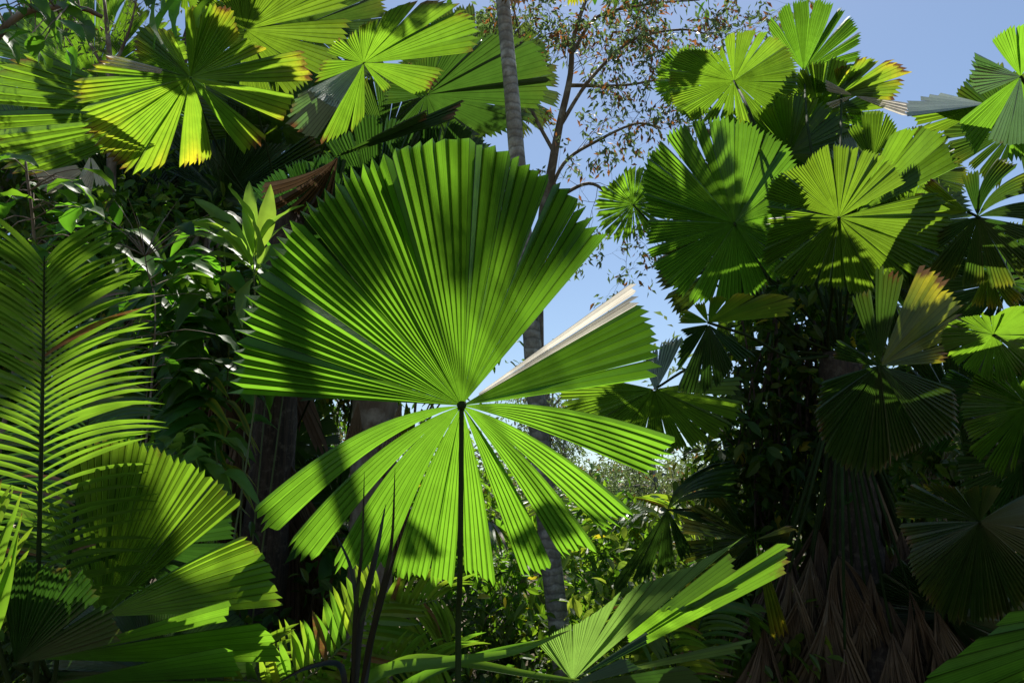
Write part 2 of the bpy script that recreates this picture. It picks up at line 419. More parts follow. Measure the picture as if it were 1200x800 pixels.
# ================================================================== the hero: young fan palm in the middle
rg = random.Random(4)
HUB, HD = (541, 475), 2.0
hero_w = P(*HUB, HD)
foot = np.array([hero_w[0] + .03, hero_w[1] + .02, 0])
hero = thing('fan_palm', 'young fan palm with one huge bright green round pleated leaf on a thin stalk', 'fan palm', foot)
top = prof([(49, 259), (57, 274), (67.6, 287), (79, 303), (90, 315), (103, 313), (117.6, 306), (129.7, 299), (141, 290), (152.6, 283), (165, 276), (177.5, 272)],
           rg, pleat=2.1, bundle=(4, 9), slit=.2, open_=.7)
for s_ in top: s_["tw"] *= .6; s_["dz"] *= .5
for s_ in top:
    if 58 < (s_['a0'] + s_['a1']) / 2 < 108: s_['notch'] = .55
right = [seg(7.5, 13, 228, 240, tw=.1, pleat=2.2), seg(13, 30.2, 240, 247, tw=.4, dz=.012, pleat=2.2, g0=(.25, .5), g1=(1, 0), fat=0, r=lambda a: float(np.interp(a, [13, 22, 33.5], [238, 247, 247])))]
lows = [(-9, -20, 258, 235, 4), (-32, -41, 242, 218, 4), (-47, -56, 231, 210, 4), (-61, -70, 220, 213, 2), (-79.6, -88.5, 211, 201, 1),
        (-93, -100, 212, 206, 0), (-101.5, -112.5, 206, 218, -2), (-115.5, -129, 214, 247, -5), (-134, -141.5, 256, 265, -6), (-146, -153.4, 268, 276, -8)]
segs = top + right + [seg(a + .5, b - .5, p, q, curve=c * 1.6, bend=.10, tw=rg.uniform(-.5, .5), dz=rg.uniform(-.02, .02), pleat=1.7, fat=.68, fold=1.1, jit=.03) for a, b, p, q, c in lows]
fan(hero, HUB, HD, segs, tilt=(24, 6), cup=.10, seed=3, mat='fan', yel=.0, brn=.12, fold=1.9, skew=.6, m=16,
    pet=[(540.5, 560, 1.985), (539, 680, 1.99), (537, 790, 2.03), (foot[0], foot[1], -0.0001)], pr=.0095, inner=.015)
# sun glare painted white on the upper side of the lobe that has folded over
fan(hero, HUB, HD, [seg(29.6, 32.4, 240, 246, tw=.5, pleat=1.4, fat=0), seg(32.6, 35.6, 244, 251, tw=-.4, dz=.004, pleat=1.5, fat=0)], tilt=(24, 6), cup=.10, seed=5,
    mat='fan_bleached_glare', fold=1.3, name='folded_lobe', label='folded lobe at the right edge of the big leaf, sun glare painted white', inner=.1)
tube('leaf_hub', [hero_w + np.array([0, -.02, -.006]), hero_w + np.array([0, .0, .002]), hero_w + np.array([0, .02, .012])], [.008, .0135, .009], M['stalk'], hero, 10)

# ================================================================== palm at the upper left
def skirt(a, r_, rs, x0, x1):
    out = []; x = x0
    while x < x1:
        w_ = rs.uniform(2.5, 6.5); r0 = r_ * rs.uniform(.5, 1.08)
        out.append(seg(a + x, a + x + w_, r0, r0 * rs.uniform(.8, 1.15), tw=rs.uniform(-1.6, 1.6), dz=rs.uniform(-.12, .08), bend=rs.uniform(-.1, .25), curve=-x * .25 + rs.uniform(-6, 6), pleat=1.9, fat=.9, jit=.09, notch=rs.uniform(1.5, 5)))
        x += w_ * rs.uniform(.6, 1.25)
    return out
K_ = 1.45; _P, _fan, _rand = P, fan, rand_fan       # this palm stands a little deeper in the wood
def P(x, y, d): return _P(x, y, d * K_)
def fan(p, h, d, *a, **k): return _fan(p, h, d * K_, *a, **{**k, 'pet': [(x, y, z * K_) for x, y, z in k['pet']] if k.get('pet') else None})
def rand_fan(p, h, d, *a, **k): return _rand(p, h, d * K_, *a, **{**k, 'pet': [(x, y, z * K_) for x, y, z in k['pet']]})
cw = P(335, 255, 4.3); ft = np.array([cw[0] - .05, cw[1] + .1, 0])
pc = thing('fan_palm', 'tall fan palm at upper left with yellowing leaves and a brown skirt of dead ones', 'fan palm', ft)
tube('trunk', spline([ft, (ft + cw) / 2 + [.06, 0, 0], cw], 20), np.linspace(.19, .15, 20), M['bark_dark'], pc, 12, .08, 1)
D = 3.3
fan(pc, (223, 91), D, [
    dict(seg(40, 76, 92, 90), r=lambda a: float(np.interp(a, [40, 58, 76], [76, 96, 90])), pleat=3.6),
    seg(76, 97, 88, 84, g1=(.2, 2), pleat=3.6), seg(112, 133, 60, 86, tw=.8, dz=.03, pleat=4), seg(134, 163, 88, 68, pleat=3.6),
    seg(18, 37, 98, 80, g0=(.4, 2), pleat=3.6), seg(-4, 14, 146, 138, pleat=3.2, bend=.1, g0=(.3, 2)),
    seg(-26, -10, 122, 126, pleat=3.2, bend=.2), seg(-56, -38, 108, 118, pleat=3.4, bend=.2), seg(-98, -72, 106, 98, pleat=3.4, bend=.1, g1=(.3, 3)),
    seg(-122, -107, 132, 112, bend=.3, pleat=3.4),
    seg(-146, -123, 136, 134, pleat=3.0), seg(-165, -147.5, 134, 142, pleat=2.8), seg(-181, -166.5, 136, 140, pleat=2.8, g0=(.4, 1.5)),
    seg(-196, -183, 98, 126, pleat=3)], tilt=(38, -18), cup=.25, seed=11, yel=.55, brn=.5, notch=1.0, var=1,
    label='yellowing leaf with browned tips', pet=[(250, 160, 3.45), (288, 226, 3.9), (330, 262, 4.3)], pr=.013)
fan(pc, (223, 91), D * .985, [seg(8, 16, 84, 70, pleat=3)], tilt=(15, 30), seed=12, mat='fan_bleached_glare', name='torn_shred', inner=.45, cup=.1)
fan(pc, (223, 91), D * .985, [seg(164, 172, 100, 104, pleat=3)], tilt=(10, -20), seed=13, mat='fan_bleached_glare', name='torn_shred', inner=.35, cup=.1)
fan(pc, (214, 132), 3.9, prof([(158, 190), (163, 215), (170, 235), (180, 250), (190, 240), (199, 215), (206, 180)], random.Random(9), pleat=2.3, bundle=(3, 6), slit=.5),
    tilt=(50, -10), cup=.15, seed=14, brn=.5, yel=.06, label=None, pet=[(270, 210, 4.1), (330, 258, 4.3)])
fan(pc, (287, 35), 3.7, [seg(12, 24, 124, 118, pleat=3), seg(26, 45, 112, 100, pleat=3), seg(47, 70, 96, 88, pleat=3.4), seg(72, 100, 88, 84, pleat=3.4), seg(103, 128, 82, 74, pleat=3.4),
    seg(-10, 6, 118, 126, pleat=3), seg(-32, -13, 104, 118, pleat=3, bend=.2), seg(-58, -36, 92, 100, pleat=3, bend=.3), seg(-95, -66, 80, 80), seg(135, 170, 70, 60)],
    tilt=(46, 14), cup=.3, seed=15, yel=.06, brn=.25, pet=[(300, 120, 3.9), (332, 252, 4.3)])
fan(pc, (426, 74), 3.4, [seg(5, 14, 128, 142, pleat=2.6), seg(14.5, 30, 143, 136, pleat=2.6, g1=(.4, 1.5)), seg(31, 46, 134, 104, pleat=2.6), seg(48, 68, 100, 64, pleat=3.2),
    seg(70, 98, 56, 44, pleat=4.2), seg(102, 128, 42, 34, pleat=5), seg(132, 165, 42, 47, pleat=4.5), seg(175, 203, 48, 64, pleat=4.4),
    seg(241, 257, 110, 82, pleat=2.8), seg(259, 272, 84, 62, pleat=3), seg(-56, -40, 42, 44, pleat=4), seg(-32, -4, 82, 96, pleat=3.2, bend=.3)],
    tilt=(52, 12), cup=.25, seed=16, yel=.12, brn=.5, pet=[(405, 118, 3.7), (372, 190, 4.1), (338, 254, 4.3)], pr=.012)
fan(pc, (426, 74), 3.38, [seg(205, 216, 84, 112, pleat=2.4), seg(217, 238, 118, 108, pleat=2.6)], tilt=(-60, 25), cup=.35, seed=17, mat='fan_silver', brn=.5, name='leaf_lobe', label='silvery lobes hanging from the leaf at top')
fan(pc, (500, 111), 4.1, [seg(-8, 8, 132, 152, pleat=2.4), seg(8.5, 28, 152, 142, pleat=2.4), seg(29, 44, 136, 104, pleat=2.6), seg(45, 70, 98, 58, pleat=3.2), seg(72, 110, 48, 42, pleat=4.4),
    seg(112, 150, 42, 40, pleat=4.6), seg(156, 195, 46, 52, pleat=4.4), seg(-37, -11, 84, 132, pleat=2.6, bend=.3), seg(-62, -42, 62, 76, pleat=3.4), seg(-84, -66, 54, 60, pleat=3.6), seg(-108, -90, 52, 54, pleat=4), seg(-134, -114, 52, 46, pleat=4)],
    tilt=(56, -8), cup=.3, seed=18, mat='fan_dark', yel=.03, brn=.1, pet=[(455, 146, 3.9), (385, 205, 4.15), (340, 256, 4.3)])  # shade on this leaf is painted in through the dark leaf colour
fan(pc, (396, 184), 3.9, [seg(200, 209, 96, 104, pleat=3, curve=14), seg(213, 221, 104, 96, pleat=3, bend=.3, curve=12), seg(226, 236, 96, 84, pleat=3, bend=.4, curve=8), seg(240, 247, 88, 74, pleat=3.4, bend=.5), seg(252, 262, 76, 64, pleat=4)], tilt=(45, 20), cup=.6, seed=19, mat='fan_dead', fold=2.2,
    label='shrivelled brown dead leaf', pet=[(370, 215, 4.1), (338, 256, 4.3)])
fan(pc, (388, 186), 3.85, [seg(17.5, 24, 150, 172, pleat=1.4, tw=1), seg(22, 27, 120, 130, pleat=1.4, tw=-1)], tilt=(40, 0), seed=20, mat='fan_dark', brn=1, fold=1.6, label='half closed dark leaf with dry brown tip')
k = 21
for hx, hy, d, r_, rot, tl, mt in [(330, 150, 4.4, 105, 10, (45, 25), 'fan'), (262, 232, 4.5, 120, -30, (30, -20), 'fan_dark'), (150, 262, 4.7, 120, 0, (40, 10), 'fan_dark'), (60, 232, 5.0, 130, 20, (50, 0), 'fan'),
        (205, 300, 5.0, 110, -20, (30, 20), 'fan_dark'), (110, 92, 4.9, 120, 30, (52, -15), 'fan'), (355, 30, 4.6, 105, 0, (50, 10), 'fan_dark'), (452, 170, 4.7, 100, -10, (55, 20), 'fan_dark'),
        (285, 160, 4.8, 120, 60, (20, -30), 'fan'), (560, 90, 4.8, 90, 20, (58, 5), 'fan_dark'), (380, 330, 4.9, 110, 30, (25, -10), 'fan_dark')]:  # the filler by the top leaf is also coloured dark for shade
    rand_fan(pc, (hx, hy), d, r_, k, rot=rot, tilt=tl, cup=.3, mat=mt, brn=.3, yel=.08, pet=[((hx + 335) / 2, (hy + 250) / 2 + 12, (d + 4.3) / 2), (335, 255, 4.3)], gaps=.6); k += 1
fan(pc, (112, 190), 3.6, [seg(190, 215, 78, 70, pleat=4), seg(228, 262, 34, 40, pleat=6)], tilt=(-20, 20), cup=.6, seed=37, mat='fan_bleached_glare', fold=1.8, label='bleached tatter of a dead leaf', brn=.4, inner=.3)
fan(pc, (106, 182), 3.62, [seg(-80, -58, 38, 44, pleat=6), seg(-118, -96, 32, 40, pleat=6)], tilt=(-20, -20), cup=.6, seed=38, mat='fan_bleached_glare', fold=1.8, label='bleached tatter of a dead leaf', brn=.4, inner=.1)
for i, (hx, hy, d, r_, a) in enumerate([(300, 440, 4.25, 250, -92), (330, 560, 4.1, 220, -86), (350, 580, 4.3, 230, -84), (262, 480, 4.2, 220, -98), (330, 560, 4.05, 200, -90), (385, 600, 4.15, 190, -80), (290, 570, 4.1, 190, -97), (250, 430, 4.1, 200, -88), (290, 400, 4.2, 170, -95), (320, 380, 4.1, 180, -88), (280, 500, 4.0, 200, -92), (330, 520, 4.0, 220, -86), (300, 520, 3.95, 200, -90), (262, 560, 3.95, 200, -94)]):
    rs = random.Random(60 + i); sg = skirt(a, r_, rs, -26, 24)
    fan(pc, (hx, hy), d, sg, tilt=(10 + rs.uniform(-10, 10), rs.uniform(-25, 25)), seed=60 + i, mat='fan_dead', fold=1.5, name='dead_leaf', notch=2.4,
        pet=[((hx + 335) / 2, (hy + 300) / 2, (d + 4.3) / 2 - .1), (335, 262, 4.3)], petmat='stalk')

P, fan, rand_fan = _P, _fan, _rand
# ================================================================== big palm at the right
ew = P(985, 415, 5.1); ft = np.array([ew[0] + .05, ew[1] + .05, 0])
pe = thing('fan_palm', 'big fan palm at right with broad round sunlit leaves over a thick dark trunk', 'fan palm', ft)
tube('trunk', spline([ft, (ft + ew) / 2 + [-.05, 0, 0], ew], 24), np.linspace(.20, .14, 24), M['bark_dark'], pe, 14, .1, 2)
EC = (985, 415, 5.1)
def ang_prof(dct, a0, a1, seed, slit=.5, pl=3.0, b=(3, 6), op=2.0): return prof([(a, r) for a, r in dct if a0 - .01 <= a <= a1 + .01], random.Random(seed), pleat=pl, bundle=b, slit=slit, open_=op)
fan(pe, (860, 95), 5.8, ang_prof([(-42, 66), (-25, 72), (0, 77), (15, 77), (30, 76), (50, 72), (72, 63), (90, 58), (104, 52)], -42, 104, 41, pl=3.8)
    + ang_prof([(108, 44), (122, 36), (138, 58), (150, 74), (165, 80), (180, 78), (195, 79), (212, 76), (228, 68)], 108, 228, 42, pl=3.8, slit=.7)
    + [seg(232, 246, 62, 50, pleat=4), seg(250, 270, 50, 46, pleat=4.5), seg(274, 292, 52, 62, pleat=4), seg(296, 315, 64, 68, pleat=4)],
    tilt=(30, 8), cup=.3, seed=42, yel=.10, brn=.3, pet=[(880, 135, 4.5), (930, 260, 4.9), EC], label='light green leaf with a notch at its upper left')
fan(pe, (942, 83), 6.6, ang_prof([(-32, 44), (0, 66), (18, 70), (37, 82), (59, 86), (78, 87), (102, 83), (127, 71), (134, 55)], -32, 134, 43, pl=3.4, slit=.9, op=3), tilt=(24, -16), cup=.3, seed=43, yel=.0, brn=.15,
    pet=[(948, 160, 4.9), (975, 300, 5.0), EC])
fan(pe, (861, 262), 4.2, ang_prof([(40, 98), (54, 110), (75, 117), (93, 126), (109, 131), (125, 134), (149, 127), (165, 112), (178, 104), (192, 107), (204, 110), (223, 106), (236, 108)], 40, 236, 44, pl=3.1, slit=.55, op=1.6)
    + [seg(238, 254, 108, 98, pleat=3.1), seg(256, 276, 98, 92, pleat=3.1), seg(278, 300, 90, 84, pleat=3.2), seg(304, 322, 84, 88, pleat=3.2), seg(326, 345, 86, 90, pleat=3.2), seg(348, 372, 88, 92, pleat=3.2), seg(374, 397, 92, 97, pleat=3.2)],
    tilt=(14, 10), cup=.25, seed=44, yel=.0, brn=.12, pet=[(880, 330, 4.5), (930, 390, 4.9), EC], label='largest leaf of this palm, its left half in shade')
fan(pe, (983, 255), 4.0, ang_prof([(27, 88), (48, 92), (70, 86), (85, 86), (99, 88), (123, 76), (140, 86), (150, 92), (166, 92)], 27, 166, 45, pl=3.0, slit=.35)
    + ang_prof([(170, 86), (184, 86), (196, 90), (209, 106), (216, 102)], 170, 216, 46, pl=2.9, slit=.5)
    + [seg(218, 232, 100, 98, pleat=2.9), seg(234, 250, 96, 88, pleat=3, dz=.02), seg(252, 262, 86, 84, pleat=3), seg(264, 275, 84, 88, pleat=3), seg(277, 297, 90, 102, pleat=2.9), seg(299, 320, 102, 108, pleat=2.7), seg(322, 340, 116, 130, pleat=2.5), seg(341.5, 362, 132, 136, pleat=2.5), seg(363, 375, 134, 120, pleat=2.7)],
    tilt=(22, -6), cup=.2, seed=45, yel=.02, brn=.06, pet=[(978, 320, 4.4), (970, 400, 5.0), (985, 430, 5.1)], pr=.013, label='bright star-like leaf in front')
fan(pe, (1003, 250), 4.5, [seg(24, 38, 134, 140, pleat=2.6), seg(38.5, 52, 144, 138, pleat=2.6), seg(53, 66, 128, 104, pleat=2.6)], tilt=(26, 10), cup=.2, seed=47, brn=.1, pet=[(995, 330, 4.8), EC])
fan(pe, (986, 110), 6.1, [seg(-8, 14, 62, 78, pleat=4), seg(16, 36, 88, 72, pleat=4), seg(40, 66, 60, 48, pleat=4.6), seg(70, 108, 36, 32, pleat=6), seg(150, 176, 50, 58, pleat=4.4), seg(186, 206, 60, 74, pleat=4), seg(210, 230, 88, 82, pleat=3.6), seg(236, 254, 76, 70, pleat=4), seg(264, 284, 74, 66, pleat=4), seg(292, 318, 66, 62, pleat=4)],
    tilt=(42, 0), cup=.4, seed=48, yel=.9, brn=.85, label='yellow and brown old leaf', pet=[(985, 200, 4.8), EC])
fan(pe, (1000, 112), 6.0, [seg(-22, -8, 66, 74, pleat=3.4, tw=1), seg(150, 172, 40, 32, pleat=5), seg(196, 214, 36, 30, pleat=6)], tilt=(25, 20), cup=.5, seed=49, mat='fan_bleached_glare', name='dead_leaf', label='bleached dead flap on the old yellow leaf', fold=1.6, inner=.08)
fan(pe, (1022, 190), 5.0, [seg(52, 74, 50, 62, pleat=4), seg(76, 104, 62, 60, pleat=4), seg(108, 128, 52, 48, pleat=4)], tilt=(10, -30), cup=.2, seed=50, mat='fan')
fan(pe, (1008, 200), 5.0, [seg(98, 128, 42, 46, pleat=4), seg(130, 156, 46, 38, pleat=4)], tilt=(-60, -10), cup=.2, seed=51, mat='fan_silver')
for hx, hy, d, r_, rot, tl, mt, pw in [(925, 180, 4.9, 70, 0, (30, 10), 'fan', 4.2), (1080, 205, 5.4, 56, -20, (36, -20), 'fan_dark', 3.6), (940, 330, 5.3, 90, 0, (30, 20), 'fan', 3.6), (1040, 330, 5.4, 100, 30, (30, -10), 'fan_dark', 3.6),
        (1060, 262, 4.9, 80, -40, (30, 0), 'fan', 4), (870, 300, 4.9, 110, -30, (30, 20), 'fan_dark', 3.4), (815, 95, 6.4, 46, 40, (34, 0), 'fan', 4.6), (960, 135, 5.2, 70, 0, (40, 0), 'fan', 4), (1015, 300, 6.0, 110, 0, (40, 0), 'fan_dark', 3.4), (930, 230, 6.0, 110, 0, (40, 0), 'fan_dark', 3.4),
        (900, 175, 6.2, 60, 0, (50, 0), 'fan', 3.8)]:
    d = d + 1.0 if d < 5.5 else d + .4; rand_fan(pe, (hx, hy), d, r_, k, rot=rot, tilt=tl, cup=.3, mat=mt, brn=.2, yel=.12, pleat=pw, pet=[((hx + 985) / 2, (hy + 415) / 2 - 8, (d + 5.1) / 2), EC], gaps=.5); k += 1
# small leaf peeping out left of the crown, against the sky
rand_fan(pe, (742, 240), 6.2, 46, 90, a0=-100, a1=255, rot=20, tilt=(40, 30), cup=.6, pleat=7, brn=.2, yel=.1, pet=[(800, 300, 5.9), (900, 380, 5.4), EC])
# big dark half dead leaf below the crown
fan(pe, (1030, 428), 3.1, [seg(96, 112, 92, 88, pleat=3.2), seg(74, 92, 112, 118, pleat=3), seg(147, 172, 60, 56, pleat=4), seg(196, 214, 72, 90, pleat=3.4), seg(215, 236, 94, 116, pleat=2.8), seg(236.5, 262, 122, 134, pleat=2.7),
    seg(263, 278, 134, 118, pleat=2.8), seg(279, 300, 112, 108, pleat=2.8), seg(301, 322, 112, 124, pleat=2.6), seg(323, 343, 118, 92, pleat=2.8)], tilt=(16, -14), cup=.25, seed=52, mat='fan_dark', brn=.4, yel=.05,
    pet=[(1030, 500, 3.3), (1010, 540, 4.3), (990, 480, 5.0)], label='large dark drooping leaf in front of the trunk')
fan(pe, (1032, 428), 3.08, [seg(2, 18, 76, 86, pleat=3.2), seg(20, 34, 92, 114, pleat=3), seg(35, 50, 118, 120, pleat=2.8), seg(50.5, 68, 128, 130, pleat=2.8)], tilt=(14, 16), cup=.2, seed=53, mat='fan_dark', yel=.9, brn=.9, label='yellow and brown dying half of the dark leaf')
# leaves low on its left
fan(pe, (830, 378), 4.0, [seg(4, 16, 94, 108, pleat=2.8, bend=.2), seg(17, 27, 104, 78, pleat=3.2), seg(29, 47, 66, 50, pleat=4), seg(52, 84, 38, 32, pleat=5), seg(100, 130, 26, 28, pleat=6), seg(150, 182, 34, 36, pleat=5)], tilt=(50, 10), cup=.2, seed=54, yel=.55, brn=.3,
    pet=[(880, 395, 4.3), (930, 420, 4.8), EC], label='leaf with a yellow crinkled upper edge')
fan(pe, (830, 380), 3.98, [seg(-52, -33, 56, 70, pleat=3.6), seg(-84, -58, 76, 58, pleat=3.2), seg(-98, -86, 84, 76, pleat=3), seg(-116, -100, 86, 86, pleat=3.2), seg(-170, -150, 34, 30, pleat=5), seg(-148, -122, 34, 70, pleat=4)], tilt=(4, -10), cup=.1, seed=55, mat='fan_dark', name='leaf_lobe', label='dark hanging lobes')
fan(pe, (767, 456), 4.5, [seg(-5, 8, 96, 106, pleat=3), seg(-22, -8, 104, 108, pleat=2.8), seg(-40, -23.5, 92, 102, pleat=2.8), seg(-58, -42, 82, 90, pleat=2.8), seg(-75, -60, 76, 80, pleat=3), seg(-100, -78, 84, 76, pleat=3), seg(-125, -104, 92, 86, pleat=3), seg(-150, -128, 105, 95, pleat=2.8), seg(-172, -152, 112, 108, pleat=2.6), seg(-190, -173, 112, 114, pleat=2.6)],
    tilt=(34, 0), cup=.2, seed=56, yel=.05, brn=.1, pet=[(815, 428, 4.6), (880, 412, 4.9), EC], label='leaf half hidden behind the huge central leaf')
fan(pe, (768, 458), 4.46, [seg(62, 84, 72, 58, pleat=3.6), seg(86, 112, 52, 40, pleat=4)], tilt=(-60, 10), cup=.2, seed=57, mat='fan_silver', name='leaf_lobe', label='silvery upright lobes')
for i, (hx, hy, d, r_, a) in enumerate([(925, 640, 4.75, 190, -94), (960, 620, 4.8, 210, -92), (981, 650, 4.6, 180, -86), (1037, 640, 4.7, 200, -84), (1060, 645, 4.8, 190, -74), (1010, 600, 4.85, 210, -88), (905, 655, 4.9, 140, -92), (950, 650, 4.5, 170, -97), (1075, 640, 4.6, 200, -70), (1020, 670, 4.5, 190, -88), (1055, 620, 4.6, 220, -80), (925, 670, 4.4, 230, -92), (970, 690, 4.35, 220, -90), (1015, 700, 4.4, 220, -86), (1065, 690, 4.4, 230, -80), (1095, 710, 4.5, 200, -76), (1045, 740, 4.3, 160, -84), (895, 730, 4.5, 160, -94), (990, 760, 4.2, 120, -88), (1000, 690, 4.65, 180, -90), (1040, 700, 4.6, 190, -82), (945, 700, 4.7, 160, -92), (1080, 690, 4.75, 160, -76), (980, 560, 4.9, 170, -95), (1020, 545, 4.9, 170, -85)]):
    rs = random.Random(160 + i); sg = skirt(a, r_, rs, -24, 22)
    fan(pe, (hx, hy), d, sg, tilt=(10 + rs.uniform(-10, 10), rs.uniform(-25, 25)), seed=160 + i, mat='fan_dead', fold=1.5, name='dead_leaf', notch=2.4,
        pet=[((hx + 985) / 2, (hy + 440) / 2, d + .05), (985, 440, 5.0)], petmat='stalk')
fan(pe, (982, 650), 4.3, [seg(-84, -74, 96, 110, pleat=2.4, tw=.6), seg(-74, -62, 112, 100, pleat=2.4), seg(-98, -86, 84, 70, pleat=2.4, curve=-12), seg(-60, -50, 70, 60, pleat=3, curve=14)], tilt=(6, 10), seed=180, mat='fan_dead', name='dead_leaf', yel=.35, fold=1.5, label='small grey-brown dead leaf hanging in front')

# ================================================================== palm beyond the right edge
fw = P(1290, 300, 4.4); ft = np.array([fw[0], fw[1], 0]); FC = (1290, 300, 4.4)
pf = thing('fan_palm', 'fan palm leaning in from the right edge with silvery and dark leaves', 'fan palm', ft)
tube('trunk', [ft, fw], [.14, .1], M['bark_dark'], pf, 12)
fan(pf, (1196, 90), 3.6, [seg(172, 190, 60, 62, pleat=4), seg(192, 203, 60, 54, pleat=4), seg(152, 170, 62, 60, pleat=4), seg(242, 258, 86, 84, pleat=3.4), seg(259, 277, 84, 80, pleat=3.4)], tilt=(-74, 6), cup=.1, seed=70, mat='fan_silver', brn=.3, pet=[(1240, 160, 3.9), FC], label='silvery leaf folded over in the sun')
fan(pf, (1196, 90), 3.66, [seg(96, 128, 62, 56, pleat=4), seg(60, 94, 66, 62, pleat=4), seg(216, 240, 92, 108, pleat=3), seg(262, 290, 100, 96, pleat=3)], tilt=(30, 10), cup=.3, seed=71, mat='fan', brn=.3)
fan(pf, (1156, 122), 4.0, [seg(166, 176, 50, 84, pleat=3), seg(177, 188, 94, 96, pleat=3)], tilt=(-62, 0), seed=72, mat='fan_silver', name='leaf_lobe')
fan(pf, (1158, 124), 4.02, [seg(183, 196, 96, 86, pleat=3), seg(198, 210, 84, 60, pleat=3)], tilt=(35, 0), seed=73, mat='fan', yel=.1, pet=[(1220, 200, 4.2), FC])
fan(pf, (1146, 254), 3.9, [seg(88, 112, 56, 54, pleat=4), seg(52, 72, 78, 74, pleat=3.4, curve=20), seg(22, 42, 84, 84, pleat=3.4, curve=20), seg(-6, 14, 88, 84, pleat=3.4, curve=10), seg(-30, -12, 90, 96, pleat=3), seg(-56, -34, 92, 98, pleat=3), seg(-80, -60, 88, 92, pleat=3), seg(-104, -84, 84, 80, pleat=3), seg(-134, -110, 92, 80, pleat=3.2), seg(-165, -140, 50, 62, pleat=4)],
    tilt=(28, -20), cup=.3, seed=74, mat='fan_dark', yel=.2, brn=.2, pet=[(1200, 290, 4.1), FC], label='dark leaf with narrow arching lobes')
fan(pf, (1134, 248), 4.3, [seg(158, 176, 64, 82, pleat=4), seg(136, 154, 60, 62, pleat=4), seg(178, 192, 78, 60, pleat=4)], tilt=(44, 0), cup=.3, seed=75, yel=1, brn=.9, label='bright yellow leaf with dead tips', pet=[(1200, 280, 4.3), FC])
fan(pf, (1164, 392), 3.1, ang_prof([(-40, 58), (0, 66), (40, 52), (80, 24), (100, 22), (140, 34), (160, 52), (180, 64), (200, 62)], -40, 200, 76, pl=4, slit=.6) + [seg(202, 222, 60, 56, pleat=4), seg(226, 248, 54, 52, pleat=4), seg(252, 270, 54, 56, pleat=4), seg(274, 296, 58, 60, pleat=4), seg(298, 316, 60, 60, pleat=4)],
    tilt=(52, 10), cup=.3, seed=76, yel=.05, brn=.1, pet=[(1220, 370, 4.1), FC], label='bright green umbrella-like leaf')
fan(pf, (1158, 318), 4.2, [seg(-118, -96, 46, 44, pleat=5), seg(-92, -66, 44, 50, pleat=5), seg(-60, -34, 52, 54, pleat=5)], tilt=(30, 0), cup=.3, seed=77, yel=1, brn=.5, pet=[(1220, 320, 4.3), FC])
fan(pf, (1154, 455), 3.7, [seg(150, 176, 48, 58, pleat=4.5), seg(180, 200, 60, 56, pleat=4.5), seg(206, 220, 90, 96, pleat=4), seg(226, 238, 100, 90, pleat=4), seg(300, 320, 60, 66, pleat=4.5), seg(330, 350, 60, 60, pleat=4.5), seg(110, 140, 40, 44, pleat=5)], tilt=(40, 0), cup=.5, seed=78, mat='fan_dark', brn=.2, pet=[(1220, 400, 4.0), FC], label='small dark leaf with narrow drooping lobes')
for hx, hy, d, r_, rot, tl, mt in [(1205, 475, 3.6, 80, 0, (40, 0), 'fan'), (1190, 150, 4.5, 80, 0, (40, 0), 'fan_dark'), (1180, 330, 4.8, 80, 0, (40, 0), 'fan_dark'), (1120, 480, 5.0, 80, 0, (30, 0), 'fan_dark')]:
    rand_fan(pf, (hx, hy), d, r_, k, rot=rot, tilt=tl, cup=.3, mat=mt, brn=.2, yel=.1, pleat=3.6, pet=[FC]); k += 1

# low dark palm at the right
lw = P(1180, 760, 4.6); ft = np.array([lw[0], lw[1], 0]); LC = (1175, 745, 4.6)
pl_ = thing('fan_palm', 'low shaded fan palm at lower right whose dark leaves let a little yellow light through', 'fan palm', ft)
tube('trunk', [ft, P(*LC)], [.11, .09], M['bark_dark'], pl_, 10)
fan(pl_, (1148, 611), 3.55, [seg(166, 178, 104, 98, pleat=3, curve=-6), seg(150, 163, 92, 100, pleat=3), seg(182, 204, 96, 88, pleat=3), seg(205, 226, 96, 106, pleat=3), seg(228, 250, 110, 122, pleat=2.8), seg(251, 263, 124, 122, pleat=2.8), seg(265, 290, 120, 118, pleat=2.8), seg(292, 318, 118, 108, pleat=3), seg(322, 350, 96, 90, pleat=3), seg(355, 390, 80, 70, pleat=3.4), seg(55, 84, 48, 44, pleat=4), seg(90, 120, 44, 40, pleat=4), seg(124, 146, 50, 80, pleat=3.4)],
    tilt=(26, 10), cup=.35, seed=80, mat='fan_dark', yel=.12, brn=.4, pet=[(1170, 680, 4.3), LC], label='widest leaf of the low palm')
fan(pl_, (1200, 540), 4.2, [seg(150, 172, 70, 80, pleat=3.4), seg(176, 196, 82, 78, pleat=3.4), seg(200, 220, 80, 72, pleat=3.4), seg(226, 250, 70, 66, pleat=4), seg(256, 290, 66, 60, pleat=4), seg(90, 140, 40, 60, pleat=5)], tilt=(34, 0), cup=.35, seed=81, mat='fan_dark', pet=[(1200, 640, 4.4), LC])
rand_fan(pl_, (1110, 720), 4.6, 90, 82, tilt=(30, 0), cup=.3, mat='fan_dark', pet=[LC])

